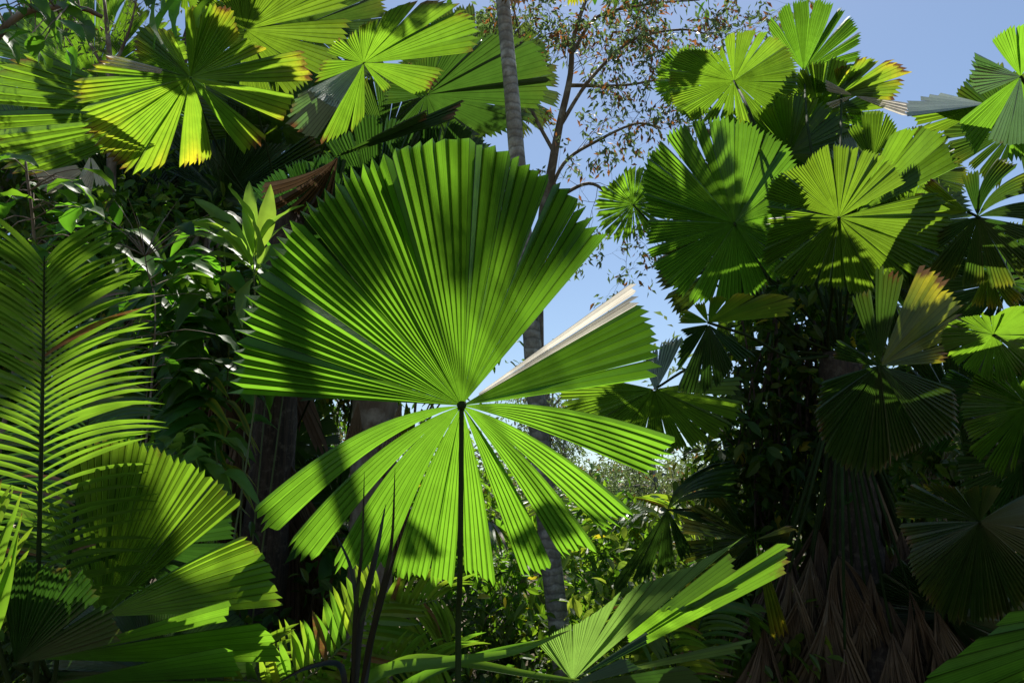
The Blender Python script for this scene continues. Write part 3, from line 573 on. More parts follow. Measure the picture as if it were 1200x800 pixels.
# short dark palm in the middle distance
sw = P(884, 660, 5.6); ft = np.array([sw[0], sw[1], 0]); SC = (884, 655, 5.6)
ps = thing('fan_palm', 'short shaded fan palm left of the thick trunk with drooping near-black leaves and yellow streaks', 'fan palm', ft)
tube('trunk', [ft, P(*SC)], [.12, .1], M['bark_dark'], ps, 10)
fan(ps, (782, 597), 4.7, [seg(-126, -118, 112, 122, pleat=2.4, tw=1), seg(-116, -104, 96, 84, pleat=3), seg(-100, -82, 78, 70, pleat=3.4), seg(-76, -58, 64, 60, pleat=4), seg(20, 34, 86, 104, pleat=3.4, curve=26, bend=.2), seg(6, 17, 84, 90, pleat=3.4, curve=24), seg(-20, -6, 70, 60, pleat=4), seg(36, 46, 100, 76, pleat=3.4, curve=24)],
    tilt=(20, 20), cup=.3, seed=83, mat='fan_dark', fold=1.3, pet=[(820, 600, 5.0), (870, 630, 5.4), SC], label='folded dark leaf, half closed')
fan(ps, (882, 632), 4.9, [seg(-6, 12, 46, 50, pleat=5), seg(124, 138, 62, 72, pleat=4), seg(146, 158, 80, 90, pleat=3.6), seg(163, 176, 88, 84, pleat=3.6), seg(182, 200, 86, 92, pleat=3.4), seg(206, 222, 96, 106, pleat=3.2)], tilt=(34, 0), cup=.35, seed=84, mat='fan_dark', yel=.6, brn=.3, pet=[SC])
fan(ps, (884, 634), 4.85, [seg(224, 246, 118, 124, pleat=3), seg(247, 262, 124, 132, pleat=3), seg(263, 276, 134, 136, pleat=3)], tilt=(16, 0), cup=.2, seed=85, mat='fan_dark', brn=.4)
fan(ps, (886, 632), 3.9, [seg(279, 290, 120, 118, pleat=3), seg(12, 24, 50, 44, pleat=5)], tilt=(16, 10), cup=.2, seed=86, mat='fan', yel=1.0, brn=.5, label='yellow sunlit lobes')

# ================================================================== lower left fan palm
lw = P(60, 800, 2.5); ft = np.array([lw[0], lw[1], 0]); BC = (60, 800, 2.5)
pb = thing('fan_palm', 'low fan palm at bottom left whose big leaf is split into two wedges', 'fan palm', ft)
tube('trunk', [ft, P(50, 850, 2.55)], [.07, .05], M['bark_dark'], pb, 10)
fan(pb, (120, 722), 2.2, prof([(39, 214), (50, 212), (65, 210), (77, 213), (90, 210), (104, 204)], random.Random(5), pleat=2.4, bundle=(3, 6), slit=.3) +
    [seg(3.0, 30, 212, 196, pleat=2.3, r=lambda a: float(np.interp(a, [3, 20, 30], [214, 206, 196])), curve=2), seg(108, 130, 180, 170, pleat=3)],
    tilt=(14, -20), cup=.25, seed=91, brn=.3, yel=.05, m=14, pet=[(100, 760, 2.35), BC])
fan(pb, (48, 772), 2.1, [seg(-1, 9, 282, 270, pleat=1.8, bend=.15), seg(11, 17, 220, 240, pleat=1.8)], tilt=(40, -10), cup=.1, seed=92, brn=.2, m=14, pet=[BC])
fan(pb, (70, 800), 2.0, [seg(2, 12, 214, 206, pleat=1.8), seg(-8, 0, 250, 230, pleat=1.8)], tilt=(44, -6), cup=.1, seed=93, brn=.1, m=14)
fan(pb, (18, 778), 1.9, [seg(38, 56, 128, 140, pleat=3), seg(58, 76, 132, 122, pleat=3), seg(78, 100, 124, 116, pleat=3), seg(12, 34, 130, 134, pleat=3)], tilt=(30, -10), cup=.3, seed=94, mat='fan_dark', brn=.3, m=12, pet=[BC])
rand_fan(pb, (150, 640), 2.9, 130, 95, tilt=(30, 0), rot=30, cup=.3, mat='fan_dark', pet=[(90, 780, 2.6), BC])
rand_fan(pb, (30, 560), 3.1, 130, 96, tilt=(30, 0), rot=-10, cup=.3, mat='fan_dark', pet=[(50, 700, 2.8), BC])
rand_fan(pb, (180, 790), 2.9, 120, 97, tilt=(60, 0), rot=-10, cup=.3, mat='fan_dark', pet=[BC])

# ================================================================== fan leaf rising from the bottom, right of centre
hw = P(671, 797, 2.5); ft = np.array([hw[0] + .02, hw[1], 0])
pg = thing('fan_palm', 'small fan palm at the bottom edge, pale waxy green leaf fanned up towards the right', 'fan palm', ft)
fan(pg, (671, 797), 2.5, prof([(39.5, 289), (42, 215), (44, 196), (50, 160), (57, 133), (64, 104), (72, 84), (83, 70), (100, 64), (120, 60), (134, 56)], random.Random(8), pleat=2.2, bundle=(4, 8), slit=.1),
    tilt=(22, 10), cup=.1, seed=100, mat='fan_waxy', brn=.12, m=16, fold=1.0, pet=[(foot[0] * 0 + ft[0], ft[1], -0.0001)])
fan(pg, (671, 797), 2.52, [seg(26.5, 31.5, 278, 300, pleat=1.0, inner=.3), seg(31.5, 33.5, 302, 296, pleat=1.0), seg(33.8, 38.8, 232, 240, pleat=1.2)], tilt=(50, 0), cup=.05, seed=101, mat='fan', brn=.3, m=14, inner=.35, name='leaf_lobe')
fan(pg, (671, 797), 2.5, [seg(26.5, 33, 150, 150, pleat=1.6)], tilt=(-20, 30), cup=.05, seed=105, mat='fan_dark', name='leaf_lobe')
fan(pg, (671, 797), 2.46, [seg(9.3, 12.9, 186, 220, pleat=1.1), seg(12.9, 13.6, 206, 170, pleat=1.1)], tilt=(30, 10), cup=.1, seed=102, mat='fan_waxy', m=12, name='leaf_lobe')
fan(pg, (660, 806), 2.4, [seg(0, 10, 170, 150, pleat=2), seg(14, 26, 96, 80, pleat=2.6)], tilt=(60, 10), cup=.1, seed=103, mat='fan_dark')
qw = P(1420, 700, 2.2); ft = np.array([qw[0], qw[1], 0])
pq = thing('fan_palm', 'fan palm outside the lower right corner, only the pleated tip of one green leaf shows', 'fan palm', ft)
fan(pq, (1420, 690), 2.2, prof([(187, 250), (191, 270), (196, 348), (199, 380), (203, 420), (209, 430)], random.Random(3), pleat=1.1, bundle=(4, 8), slit=.1), tilt=(40, 0), cup=.1, seed=104, mat='fan', m=14, pet=[(ft[0], ft[1], -0.0001)])

# ================================================================== tall pale palm, trunk through the middle
a0 = P(655, 735, 5.4); base = np.array([a0[0] + .12, a0[1] + .1, 0]); a1 = P(622, 380, 5.3); a2 = P(604, 160, 5.3); a3 = P(589, -2, 5.35)
up = a3 - a2; crown_w = a3 + up * 2.9
pd = thing('fan_palm', 'tall fan palm whose slender pale grey trunk passes behind the huge central leaf', 'fan palm', base)
tube('trunk', spline([base, a0, P(636, 560, 5.35), a1, a2, a3, crown_w], 50), np.linspace(.085, .044, 50), M['bark_pale'], pd, 14, .03, 6)
def free_fan(parent, hub_w, rad, seed, facing, **kk):
    """fan leaf given in world coordinates (used for the crown and the added shade leaves above the frame)"""
    rs = random.Random(seed); Nn = unit(np.array([rs.uniform(-.35, .35), rs.uniform(-.35, .35), 1.])); X = unit(np.cross(Nn, [math.sin(seed), math.cos(seed), .1])); Y = np.cross(Nn, X)
    return rand_fan(parent, (0, 0), 1, rad, seed, world=(X, Y, Nn, hub_w), pleat=4, **kk)
rr = random.Random(77)
for i, (dx, dy, dz, r_) in enumerate([  (-.6, 1.0, .3, .7), (-1.1, .2, .2, .7), (-.9, -.7, -.1, .7), (.1, -1.1, .0, .65), (1.0, -.7, .1, .7), (-.6, .9, .9, .4)]):
    hwp = crown_w + np.array([dx, dy, dz])
    free_fan(pd, hwp, r_, 200 + i, (60, 0), m=6, cup=.3, pet=[(crown_w[0], crown_w[1], -crown_w[2])])
for i, (px_, py_, r_) in enumerate([(425, 215, .15), (605, 215, .20), (330, 300, .1)]):  # unseen leaves added up the sun ray to shade the central leaf
    free_fan(pd, P(px_, py_, 2.0) + S * 7.2, r_, 250 + i, (0, 0), m=6, cup=.3, pet=[(crown_w[0], crown_w[1], -crown_w[2])])
for i, (x, y, d, t, r_) in enumerate([(60, 150, 5.5, 2.6, .45), (200, 60, 4.8, 2.6, .32), (800, 220, 4.2, 4.2, .42), (810, 300, 4.2, 4.4, .3), (150, 570, 2.2, 7.6, .22), (210, 640, 2.2, 7.4, .16), (60, 340, 2.0, 7.0, .16), (285, 665, 2.1, 7.2, .12)]):  # more unseen leaves added overhead to cast shade on the side palms
    free_fan(pd, P(x, y, d) + S * t, r_, 900 + i, (0, 0), m=6, cup=.3, pet=[(crown_w[0], crown_w[1], -crown_w[2])])
fan(pd, (673, -30), 5.0, [seg(-130, -108, 34, 36, pleat=6), seg(-104, -82, 38, 38, pleat=6), seg(-80, -56, 37, 34, pleat=6), seg(-52, -34, 36, 50, pleat=6)], tilt=(30, 0), seed=210, yel=1, brn=.5, label='yellow leaf tips at the top edge', pet=[(crown_w[0], crown_w[1], -crown_w[2])])
fan(pd, (603, -30), 5.1, [seg(-100, -80, 38, 40, pleat=6), seg(-75, -55, 38, 36, pleat=6), seg(-125, -106, 36, 38, pleat=6)], tilt=(20, 0), seed=211, mat='fan_dead')

# ================================================================== feather palms
ft = P(45, 850, 2.0); ft = np.array([ft[0], ft[1] + .05, 0])
pk = thing('feather_palm', 'feather palm at left with an upright frond of long narrow arching leaflets', 'palm', ft)
def Lk(t, s): return .30 * min(1, .7 + 1.2 * t) * (1 if t < .75 else max(.5, 1 - (t - .75) * 1.7))
frond(pk, [(42, 830, 2.0), (44, 700, 1.98), (49, 520, 1.95), (51, 400, 1.93), (52, 300, 1.9)], 52, Lk, lambda t, s: 66 - 34 * t ** 1.4, .0155, droop=.62, seed=300, start=.2, lift=.15, rr=.008, yel=.0,
      lab='upright sunlit frond', jl=.09)
frond(pk, [(60, 830, 2.1), (80, 660, 2.1), (95, 560, 2.2), (105, 480, 2.3)], 26, lambda t, s: .24, lambda t, s: 66 - 26 * t, .014, droop=1.0, seed=301, start=.3, mat='strap', rr=.007, yel=0)
frond(pk, [(20, 830, 1.9), (-20, 700, 1.8), (-60, 600, 1.8), (-100, 540, 1.8)], 16, lambda t, s: .2, lambda t, s: 40, .02, droop=.2, seed=302, start=.2, rr=.007)
frond(pk, [(30, 830, 2.3), (70, 560, 2.6), (80, 440, 2.8), (78, 350, 3.0)], 34, lambda t, s: .30, lambda t, s: 70 - 30 * t, .02, droop=.8, seed=303, start=.2, mat='strap', rr=.008)
ft = P(250, 860, 2.45); ft = np.array([ft[0], ft[1], 0])
pm = thing('feather_palm', 'small feather palm at bottom centre-left with yellow-green sunlit leaflets standing up', 'palm', ft)
nn_ = (0, -.75, -.6)
frond(pm, [(230, 860, 2.4), (320, 818, 2.42), (372, 784, 2.45), (418, 738, 2.5), (452, 690, 2.6)], 24, lambda t, s: (.30 if s > 0 else .25) * (1 - .3 * t), lambda t, s: (60 if s > 0 else 72) - 8 * t, .029, droop=.15, seed=310, start=.04, lift=.1, rr=.007, yel=.10, petmat='stalk_y', nrm=nn_)
frond(pm, [(260, 870, 2.5), (340, 800, 2.55), (420, 745, 2.6), (480, 712, 2.65), (520, 700, 2.7)], 26, lambda t, s: .29 * (1 - .3 * t), lambda t, s: 60, .019, droop=.8, seed=311, start=.15, sides=(-1, 1), rr=.007, yel=.06, petmat='stalk_y', nrm=nn_)
frond(pm, [(300, 870, 2.5), (400, 815, 2.55), (470, 785, 2.6), (520, 775, 2.65)], 22, lambda t, s: .25, lambda t, s: 62, .019, droop=.8, seed=312, start=.1, rr=.007, yel=.06, petmat='stalk_y', nrm=nn_)
frond(pm, [(240, 880, 2.4), (265, 820, 2.4), (285, 785, 2.4), (290, 760, 2.42)], 14, lambda t, s: .18, lambda t, s: 50, .02, droop=.3, seed=313, start=.2, rr=.006, yel=.08, petmat='stalk_y', nrm=nn_)
for i, (x, y, d, s_, lb) in enumerate([(800, 800, 4.2, .32, 'small feather palm under the pale waxy fan leaf, its leaflets in dappled sun'), (470, 640, 6.5, .5, 'distant feather palm glimpsed between the lower fingers of the huge leaf'), (700, 640, 9, .7, 'far feather palm in sun right of the pale trunk')]):
    b = P(x, y, d); b = np.array([b[0], b[1], 0])
    o = thing('feather_palm', lb, 'palm', b); rs = random.Random(320 + i)
    for q in range(6):
        az = rs.uniform(0, 6.28); L = s_ * 2.2; hh = P(x, y, d)[2] + .05
        if d > 5: hh = max(hh - .3, .5)
        e = np.array([b[0] + math.cos(az) * L * .75, b[1] + math.sin(az) * L * .75, hh + s_ * .9]); mid = np.array([b[0] + math.cos(az) * L * .35, b[1] + math.sin(az) * L * .35, hh + s_ * 1.1])
        def topx(w): v = w - CAM; dd = v @ FWD; return (600 + F * (v @ RT) / dd, 400 - F * (v @ UP) / dd, dd)
        frond(o, [topx(b + [0, 0, .02]), topx(np.array([b[0], b[1], hh * .8])), topx(mid), topx(e)], 26, lambda t, s: s_, lambda t, s: 62, .03 * s_ / .32, droop=.7, seed=330 + i * 10 + q, start=.4, nrm=(0, 0, 1), rr=.008)

# ================================================================== strap leaved plants
def strap_plant(name, label, cat, base, leaves, mat='strap', seed=0):
    o = thing(name, label, cat, base); rs = random.Random(seed)
    for pts, w in leaves:
        c = spline([P(*q) for q in pts], 26); V, Fc, TI = [], [], []
        T = np.gradient(c, axis=0)
        for i in range(26):
            t = i / 25; wd = w * (min(1, .5 + t * 2.5) * (1 - max(0, t - .35) / .65) ** .7) + .0006
            tg = unit(T[i]); nr = unit(CAM - c[i]) + np.array([.35, 0, .3]); sd = unit(np.cross(tg, nr)); n_ = unit(np.cross(sd, tg))
            V += [c[i] - sd * wd / 2 + n_ * wd * .2, c[i], c[i] + sd * wd / 2 + n_ * wd * .2]; TI += [(max(0, t - .9) * 3, .9 if t > .97 else 0, .5)] * 3
        for i in range(25):
            a = i * 3; Fc += [(a, a + 1, a + 4, a + 3), (a + 1, a + 2, a + 5, a + 4)]
        mk('leaf', V, np.array(Fc), M[mat], o, c[0], np.array(TI), smooth=True)
    return o
b = P(415, 900, 1.7); b[2] = 0
strap_plant('strap_leaf_plant', 'dark plant with narrow upright strap blades in front of the huge central leaf', 'plant', b, [
    ([(412, 830, 1.7), (416, 720, 1.72), (424, 640, 1.74), (427, 552, 1.76)], .010), ([(418, 830, 1.7), (440, 720, 1.72), (458, 640, 1.74), (463, 548, 1.75)], .012),
    ([(408, 830, 1.7), (418, 740, 1.75), (412, 670, 1.78), (392, 622, 1.8)], .014), ([(424, 830, 1.7), (432, 760, 1.75), (448, 700, 1.78), (466, 640, 1.8)], .017),
    ([(405, 830, 1.7), (398, 780, 1.72), (360, 782, 1.74), (325, 800, 1.75)], .014), ([(415, 830, 1.7), (420, 740, 1.75), (440, 650, 1.8), (452, 590, 1.85)], .02)], mat='fan_dark')
b = P(400, 900, 2.2); b[2] = 0
strap_plant('strap_leaf_plant', 'green strap-leaved plant whose long blades arch low to the right across the bottom', 'plant', b, [
    ([(380, 850, 2.2), (440, 790, 2.15), (520, 776, 2.1), (600, 764, 2.05), (668, 738, 2.0)], .036), ([(390, 850, 2.2), (460, 782, 2.2), (530, 775, 2.2), (620, 790, 2.15), (700, 800, 2.1)], .036),
    ([(395, 860, 2.3), (480, 800, 2.3), (560, 768, 2.3), (640, 748, 2.2)], .028)], mat='feather', seed=2)
b = P(-60, 850, 1.5); b[2] = 0
strap_plant('grassy_plant', 'light green grassy plant with short pointed blades at the left edge', 'plant', b, [
    ([(-60, 800, 1.5), (-30, 680, 1.5), (2, 560, 1.5)], .03), ([(-50, 800, 1.5), (-10, 680, 1.5), (26, 574, 1.5)], .022), ([(-50, 800, 1.52), (0, 690, 1.5), (26, 600, 1.5)], .02), ([(-40, 800, 1.5), (0, 720, 1.5), (22, 622, 1.5)], .02), ([(-40, 800, 1.5), (-10, 720, 1.5), (14, 650, 1.48)], .02)], mat='feather', seed=3)

# ================================================================== broad leaved plants
def big_leaf(parent, p0, tip, w, mat='pale', droop=.0, seed=0, curl=.12, col=.5, yel=0., n=9, up=None):
    """One broad leaf as its own part: folded along the midrib, wavy edges."""
    rs = random.Random(seed); p0, tip = np.array(p0, float), np.array(tip, float); ax = tip - p0; L = np.linalg.norm(ax)
    nr = unit(np.array([rs.uniform(-.5, .5), -.45, .8]) if up is None else np.array(up, float)); sd = unit(np.cross(ax, nr)); n_ = unit(np.cross(sd, ax))
    V, Fc, TI = [], [], []
    for i in range(n + 1):
        t = i / n; c = p0 + ax * t + n_ * curl * L * math.sin(t * math.pi) + np.array([0, 0, -droop * L * t * t])
        wd = w * (math.sin(min(1, t / .45) * math.pi / 2) if t < .45 else math.cos((t - .45) / .55 * math.pi / 2) ** .8) + .001
        for q, x in enumerate((-1, -.5, 0, .5, 1)):
            wave = .06 * w * math.sin(i * 1.9 + q + seed) * abs(x)
            V.append(c + sd * x * wd / 2 + n_ * (abs(x) * wd * .16 + wave)); TI.append((yel * abs(x) * 1.2, .0, col))
    for i in range(n):
        for q in range(4):
            a = i * 5 + q; Fc.append((a, a + 1, a + 6, a + 5))
    return mk('leaf', V, np.array(Fc), M[mat], parent, p0, np.array(TI), smooth=True)
def shrub_of_leaves(name, label, base, stems, leaves, mat, w, seed, sr=.007, kd=1.25, **kk):
    base = CAM + (np.array(base) - CAM) * kd; base[2] = 0
    stems = [[(base,) if len(q) == 1 else (q[0], q[1], q[2] * kd) for q in st] for st in stems]
    leaves = [(a, b_, d * kd, dd * kd, (ww[0] if ww else w) * kd) for a, b_, d, dd, *ww in leaves]
    o = thing(name, label, 'plant', base)
    for st in stems: tube('stem', spline([P(*q) if len(q) == 3 else q[0] for q in st], 14), np.linspace(sr, sr * .6, 14), M['stalk_y'], o, 6)
    for i, (a, b_, d, dd, *ww) in enumerate(leaves):
        big_leaf(o, P(*a, d), P(*b_, d + dd), (ww[0] if ww else w), mat, seed=seed + i, **kk)
    return o
b0 = P(300, 330, 3.5); b0g = np.array([b0[0] - .1, b0[1], 0])
shrub_of_leaves('broad_leaf_shrub', 'pale yellow-green rosette of broad pointed leaves beside the upper left edge of the huge leaf', b0g,
    [[(b0g,), (292, 520, 3.55), (300, 420, 3.52), (297, 300, 3.5)]],
    [((297, 300), (267, 218), 3.5, -.1, .085), ((297, 300), (292, 212), 3.5, .05, .07), ((299, 300), (317, 216), 3.5, -.05, .085), ((298, 302), (356, 240), 3.5, -.1, .10), ((296, 306), (226, 232), 3.5, .05, .085), ((296, 310), (214, 258), 3.5, -.2, .10),
     ((297, 312), (202, 276), 3.5, .1, .08), ((297, 318), (243, 262), 3.45, -.2, .10), ((299, 318), (350, 285), 3.5, .15, .09), ((297, 324), (290, 250), 3.45, -.15, .075), ((300, 322), (338, 262), 3.55, .1, .07), ((297, 326), (284, 384), 3.5, -.2, .07), ((297, 310), (302, 226), 3.55, .15, .07), ((296, 316), (230, 300), 3.45, -.1, .085)], 'pale', .09, 400)
rs = random.Random(5)
lv = []
for i in range(64):
    y = 275 + i * 4.6 + rs.uniform(-6, 6); x = 262 + rs.uniform(-12, 14); lft = rs.random() < .75
    lv.append(((x, y), (x + (-rs.uniform(55, 95) if lft else rs.uniform(30, 60)), y + rs.uniform(-14, 30)), 3.9, rs.uniform(-.35, .2), rs.uniform(.08, .13)))
b0 = P(265, 500, 3.9); b0g = np.array([b0[0], b0[1], 0])
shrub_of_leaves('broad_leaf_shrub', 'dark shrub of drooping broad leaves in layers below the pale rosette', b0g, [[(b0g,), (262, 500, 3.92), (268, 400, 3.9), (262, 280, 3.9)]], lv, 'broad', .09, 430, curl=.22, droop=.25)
lv = []
for i in range(26):
    y = 300 + i * 9 + rs.uniform(-6, 6); x = 215 + 10 * math.sin(i) + rs.uniform(-8, 8); a = rs.uniform(0, 6.28)
    lv.append(((x, y), (x + 60 * math.cos(a), y + 34 * math.sin(a) + 14), 4.1, rs.uniform(-.35, .3), rs.uniform(.07, .11)))
b0 = P(212, 600, 4.1); b0g = np.array([b0[0], b0[1], 0])
shrub_of_leaves('broad_leaf_shrub', 'glossy mid-green broad-leaved shrub between the feather palm and the dark drooping shrub', b0g, [[(b0g,), (210, 500, 4.1), (216, 400, 4.1), (214, 300, 4.1)]], lv, 'broad', .09, 800, curl=.18, droop=.2)
lv = []
for i in range(26):
    y = 480 + i * 6 + rs.uniform(-8, 8); x = 240 + rs.uniform(-8, 10); a = rs.uniform(-.3, 3.5)
    lv.append(((x, y - 20), (x + 62 * math.cos(a), y - 20 - 60 * math.sin(a) * .5 + 18), 4.0, rs.uniform(-.3, .2), rs.uniform(.04, .07)))
b0 = P(238, 700, 4.0); b0g = np.array([b0[0], b0[1], 0])
o = shrub_of_leaves('broad_leaf_shrub', 'narrow-leaved shrub with some yellow leaves in front of the brown dead palm leaves at left', b0g, [[(b0g,), (236, 640, 4.0), (246, 540, 4.0), (255, 440, 4.0)]], lv, 'broad', .06, 470, curl=.2, droop=.3, yel=.5)
# ovate leaves: upper left plant, left plant
def leafy_branch(name, label, base_pts, box, n, L, w, d, seed, mat='broad', dd=.5, hang=.8, cat='plant', rad=.008):
    o = thing(name, label, cat, base_pts[0]); c = spline(base_pts, 30); tube('stem', c, np.linspace(rad, rad * .4, 30), M['bark_grey'], o, 6)
    rs = random.Random(seed); tw = []
    for i in range(n):
        px, py = rs.uniform(box[0], box[2]), rs.uniform(box[1], box[3]); dpt = d + rs.uniform(-dd, dd) * .5
        p = P(px, py, dpt); k_ = int(np.argmin(np.linalg.norm(c - p, axis=1))); q = c[k_]
        e = p + (q - p) * .0
        if np.linalg.norm(q - p) > L * .3: tw.append((spline([q, (q + p) / 2 + [0, 0, .03], p], 5), np.linspace(.003, .0018, 5)))
        a = rs.uniform(0, 6.28); tip = e + np.array([math.cos(a), math.sin(a) * .6, -hang * rs.uniform(.2, 1.4)]) * L * rs.uniform(.7, 1.1)
        big_leaf(o, e, tip, w * rs.uniform(.8, 1.15), mat, seed=seed + i, curl=.1, n=8, col=rs.random())
    if tw: tubes('twigs', tw, M['bark_grey'], o, 5)
    return o
leafy_branch('broad_leaf_tree', 'thin tree at the top left corner with large hanging oval leaves against the sky', [np.array([P(-60, 300, 2.7)[0], P(-60, 300, 2.7)[1], 0]), P(-70, 300, 2.7), P(-30, 100, 2.7), P(20, 20, 2.7), P(90, 10, 2.7), P(120, 20, 2.75)], (-20, -30, 100, 60), 36, .12, .058, 2.7, 500, cat='tree', rad=.02)
leafy_branch('broad_leaf_tree', 'slender tree with big bright oval leaves hanging above the yellowing fan leaf', [np.array([P(-120, 400, 3.2)[0], P(-120, 400, 3.2)[1], 0]), P(-120, 400, 3.2), P(-90, 100, 3.2), P(0, -60, 3.1), P(130, -70, 3.0), P(230, -20, 3.0)], (170, -40, 250, 4), 9, .17, .085, 3.0, 540, cat='tree', hang=1.3, rad=.015)
leafy_branch('broad_leaf_plant', 'broad-leaved plant at the left edge with large oval leaves, some in bright sun', [np.array([P(20, 300, 3.0)[0], P(20, 300, 3.0)[1], 0]), P(20, 420, 3.0), P(40, 300, 3.0), P(30, 190, 3.0)], (-10, 185, 110, 330), 34, .17, .09, 3.0, 570, cat='plant', hang=.4, rad=.012)
leafy_branch('broad_leaf_plant', 'shaded broad-leaved plant between the left feather palm and the drooping dark shrub', [np.array([P(190, 400, 4.3)[0], P(190, 400, 4.3)[1], 0]), P(180, 420, 4.3), P(170, 300, 4.3)], (110, 230, 260, 480), 50, .2, .09, 4.4, 620, mat='dark', dd=1.0, hang=.5, cat='plant')

# ================================================================== bare-branched tree against the sky
def twig_tree(name, label, base, mains, seed, leaf, nleaf, d, mat='gum', rad=.05, twl=.5, per=7, bark='bark_grey', yprob=.25, cat='tree', depth=3):
    rs = random.Random(seed); o = thing(name, label, cat, base); main0 = mains[0]; L = []; ends = []
    c0 = spline([base] + [P(*q) for q in main0], 30)
    tube('trunk', c0, np.linspace(rad * 1.5, rad * .35, 30), M[bark], o, 9, .05, seed)
    def grow(p, dr, ln, r, dep):
        pts = [p]; q = p.copy(); dd_ = dr
        for i in range(4):
            dd_ = unit(dd_ + np.array([rs.gauss(0, .22), rs.gauss(0, .22), rs.gauss(0.03, .22)])); q = q + dd_ * ln / 4; pts.append(q)
        L.append((np.array(pts), np.linspace(r, r * .5, 5)))
        if dep == 0: ends.append((pts[-2], dd_)); ends.append((pts[-1], dd_)); return
        for i in range(rs.choice((2, 3, 3))):
            grow(pts[rs.choice((2, 3, 4))], unit(dd_ + np.array([rs.gauss(0, .7), rs.gauss(0, .7), rs.gauss(.05, .6)])), ln * rs.uniform(.45, .7), r * .55, dep - 1)
    for mi, mn in enumerate(mains):
        c = c0[8:] if mi == 0 else spline([P(*q) for q in mn], 22)
        if mi: L.append((c, np.linspace(rad * .5, rad * .18, 22)))
        T = np.gradient(c, axis=0)
        for i in range(per):
            k_ = rs.randint(5, len(c) - 1); grow(c[k_], unit(unit(T[k_]) + np.array([rs.gauss(0, .8), rs.gauss(0, .8), rs.gauss(.1, .6)])), twl, rad * .075, depth)
    tubes('branches', L, M[bark], o, 5, origin=c0[5])
    g = np.random.default_rng(seed); E = np.array([e[0] for e in ends]); Dn = np.array([e[1] for e in ends]); m = max(1, nleaf // len(E))
    pos = np.repeat(E, m, 0) + g.normal(size=(len(E) * m, 3)) * twl * .07; dr = np.repeat(Dn, m, 0) * .4 + g.normal(size=pos.shape) * .6 + np.array([0, 0, -.5])
    nm = g.normal(size=pos.shape); V, Fc, k_ = leaf_cloud(pos, dr, nm, leaf, .38, g, .1)
    ti = np.zeros((len(pos), 3)); ti[:, 2] = g.uniform(.1, 1, len(pos)); ti[g.random(len(pos)) < yprob, 0] = 1
    mk('crown', V, Fc, M[mat], o, c0[15], np.repeat(ti, k_, 0)); return o
b = P(640, 500, 9); b = np.array([b[0], b[1], 0])
twig_tree('thin_tree', 'slender open tree with bare curving branches and small reddish leaves against the blue sky', b, [
    [(630, 400, 9), (636, 260, 9), (646, 200, 9), (655, 150, 9), (668, 90, 9), (672, 45, 9), (690, -10, 9)],
    [(640, 235, 9), (662, 190, 9), (700, 165, 8.9), (745, 145, 8.8), (775, 150, 8.7)], [(655, 150, 9), (690, 95, 9), (740, 48, 9), (795, 35, 9), (830, 40, 9)],
    [(650, 180, 9), (620, 120, 9.1), (612, 60, 9.2), (600, 0, 9.2)], [(672, 60, 9), (700, 20, 9.2), (760, 5, 9.3), (820, 0, 9.3)], [(640, 240, 9), (690, 215, 9), (720, 240, 9), (735, 280, 9)],
    [(668, 100, 9), (730, 100, 9.3), (790, 90, 9.5)]], 600, .09, 9500, 9, per=9, twl=.62, rad=.055)
b = P(120, 400, 9); b = np.array([b[0], b[1], 0])
twig_tree('thin_tree', 'airy pale-leaved tree in the patch of sky at the top left', b, [[(125, 300, 9), (130, 120, 9), (128, 60, 9), (122, 0, 9)], [(128, 90, 9), (150, 40, 9), (160, 0, 9)], [(128, 90, 9), (100, 40, 9), (90, -10, 9)]], 610, .08, 1600, 9, per=7, twl=.6, yprob=.05, mat='gum')

# ================================================================== vine hung thicket left of the right-hand palm
b = P(925, 560, 5.6); b = np.array([b[0], b[1], 0])
cl = [(P(x, y, d), np.array([s, s, s * .8])) for x, y, d, s in [(905, 430, 5.5, .28), (930, 470, 5.4, .32), (900, 500, 5.6, .3), (935, 540, 5.4, .34), (905, 575, 5.6, .26), (950, 410, 5.5, .26), (880, 545, 5.6, .2), (960, 590, 5.3, .3), (930, 380, 5.6, .22), (1000, 470, 5.5, .3), (1050, 560, 5.6, .3), (870, 590, 5.7, .2)]]
o = tree('vine_thicket', 'dark tangle of leafy vines climbing the left side of the thick palm trunk', 'vines', b, P(935, 380, 5.5), .04, cl, 4400, .11, 'dark', 620, bark='bark_dark', big=True, aspect=.5, down=.2)
rs = random.Random(3); L = []
for i in range(26):
    x = rs.uniform(865, 1010); y0 = rs.uniform(360, 460); y1 = y0 + rs.uniform(80, 260); dx = rs.uniform(-25, 25)
    L.append((spline([P(x, y0, 5.3), P(x + dx + rs.uniform(-14, 14), (y0 + y1) / 2, 5.25), P(x + dx, y1, 5.3)], 10), np.full(10, rs.uniform(.004, .011))))
for i in range(16):
    x = rs.uniform(850, 930); y = rs.uniform(370, 520)
    L.append((spline([P(x, y, 5.3), P(x + rs.uniform(-30, 30), y + rs.uniform(-30, 30), 5.3), P(x + rs.uniform(-50, 50), y + rs.uniform(-50, 50), 5.4)], 8), np.full(8, rs.uniform(.002, .005))))
tubes('vine_stems', L, M['bark_dark'], o, 5, origin=P(930, 430, 5.3))

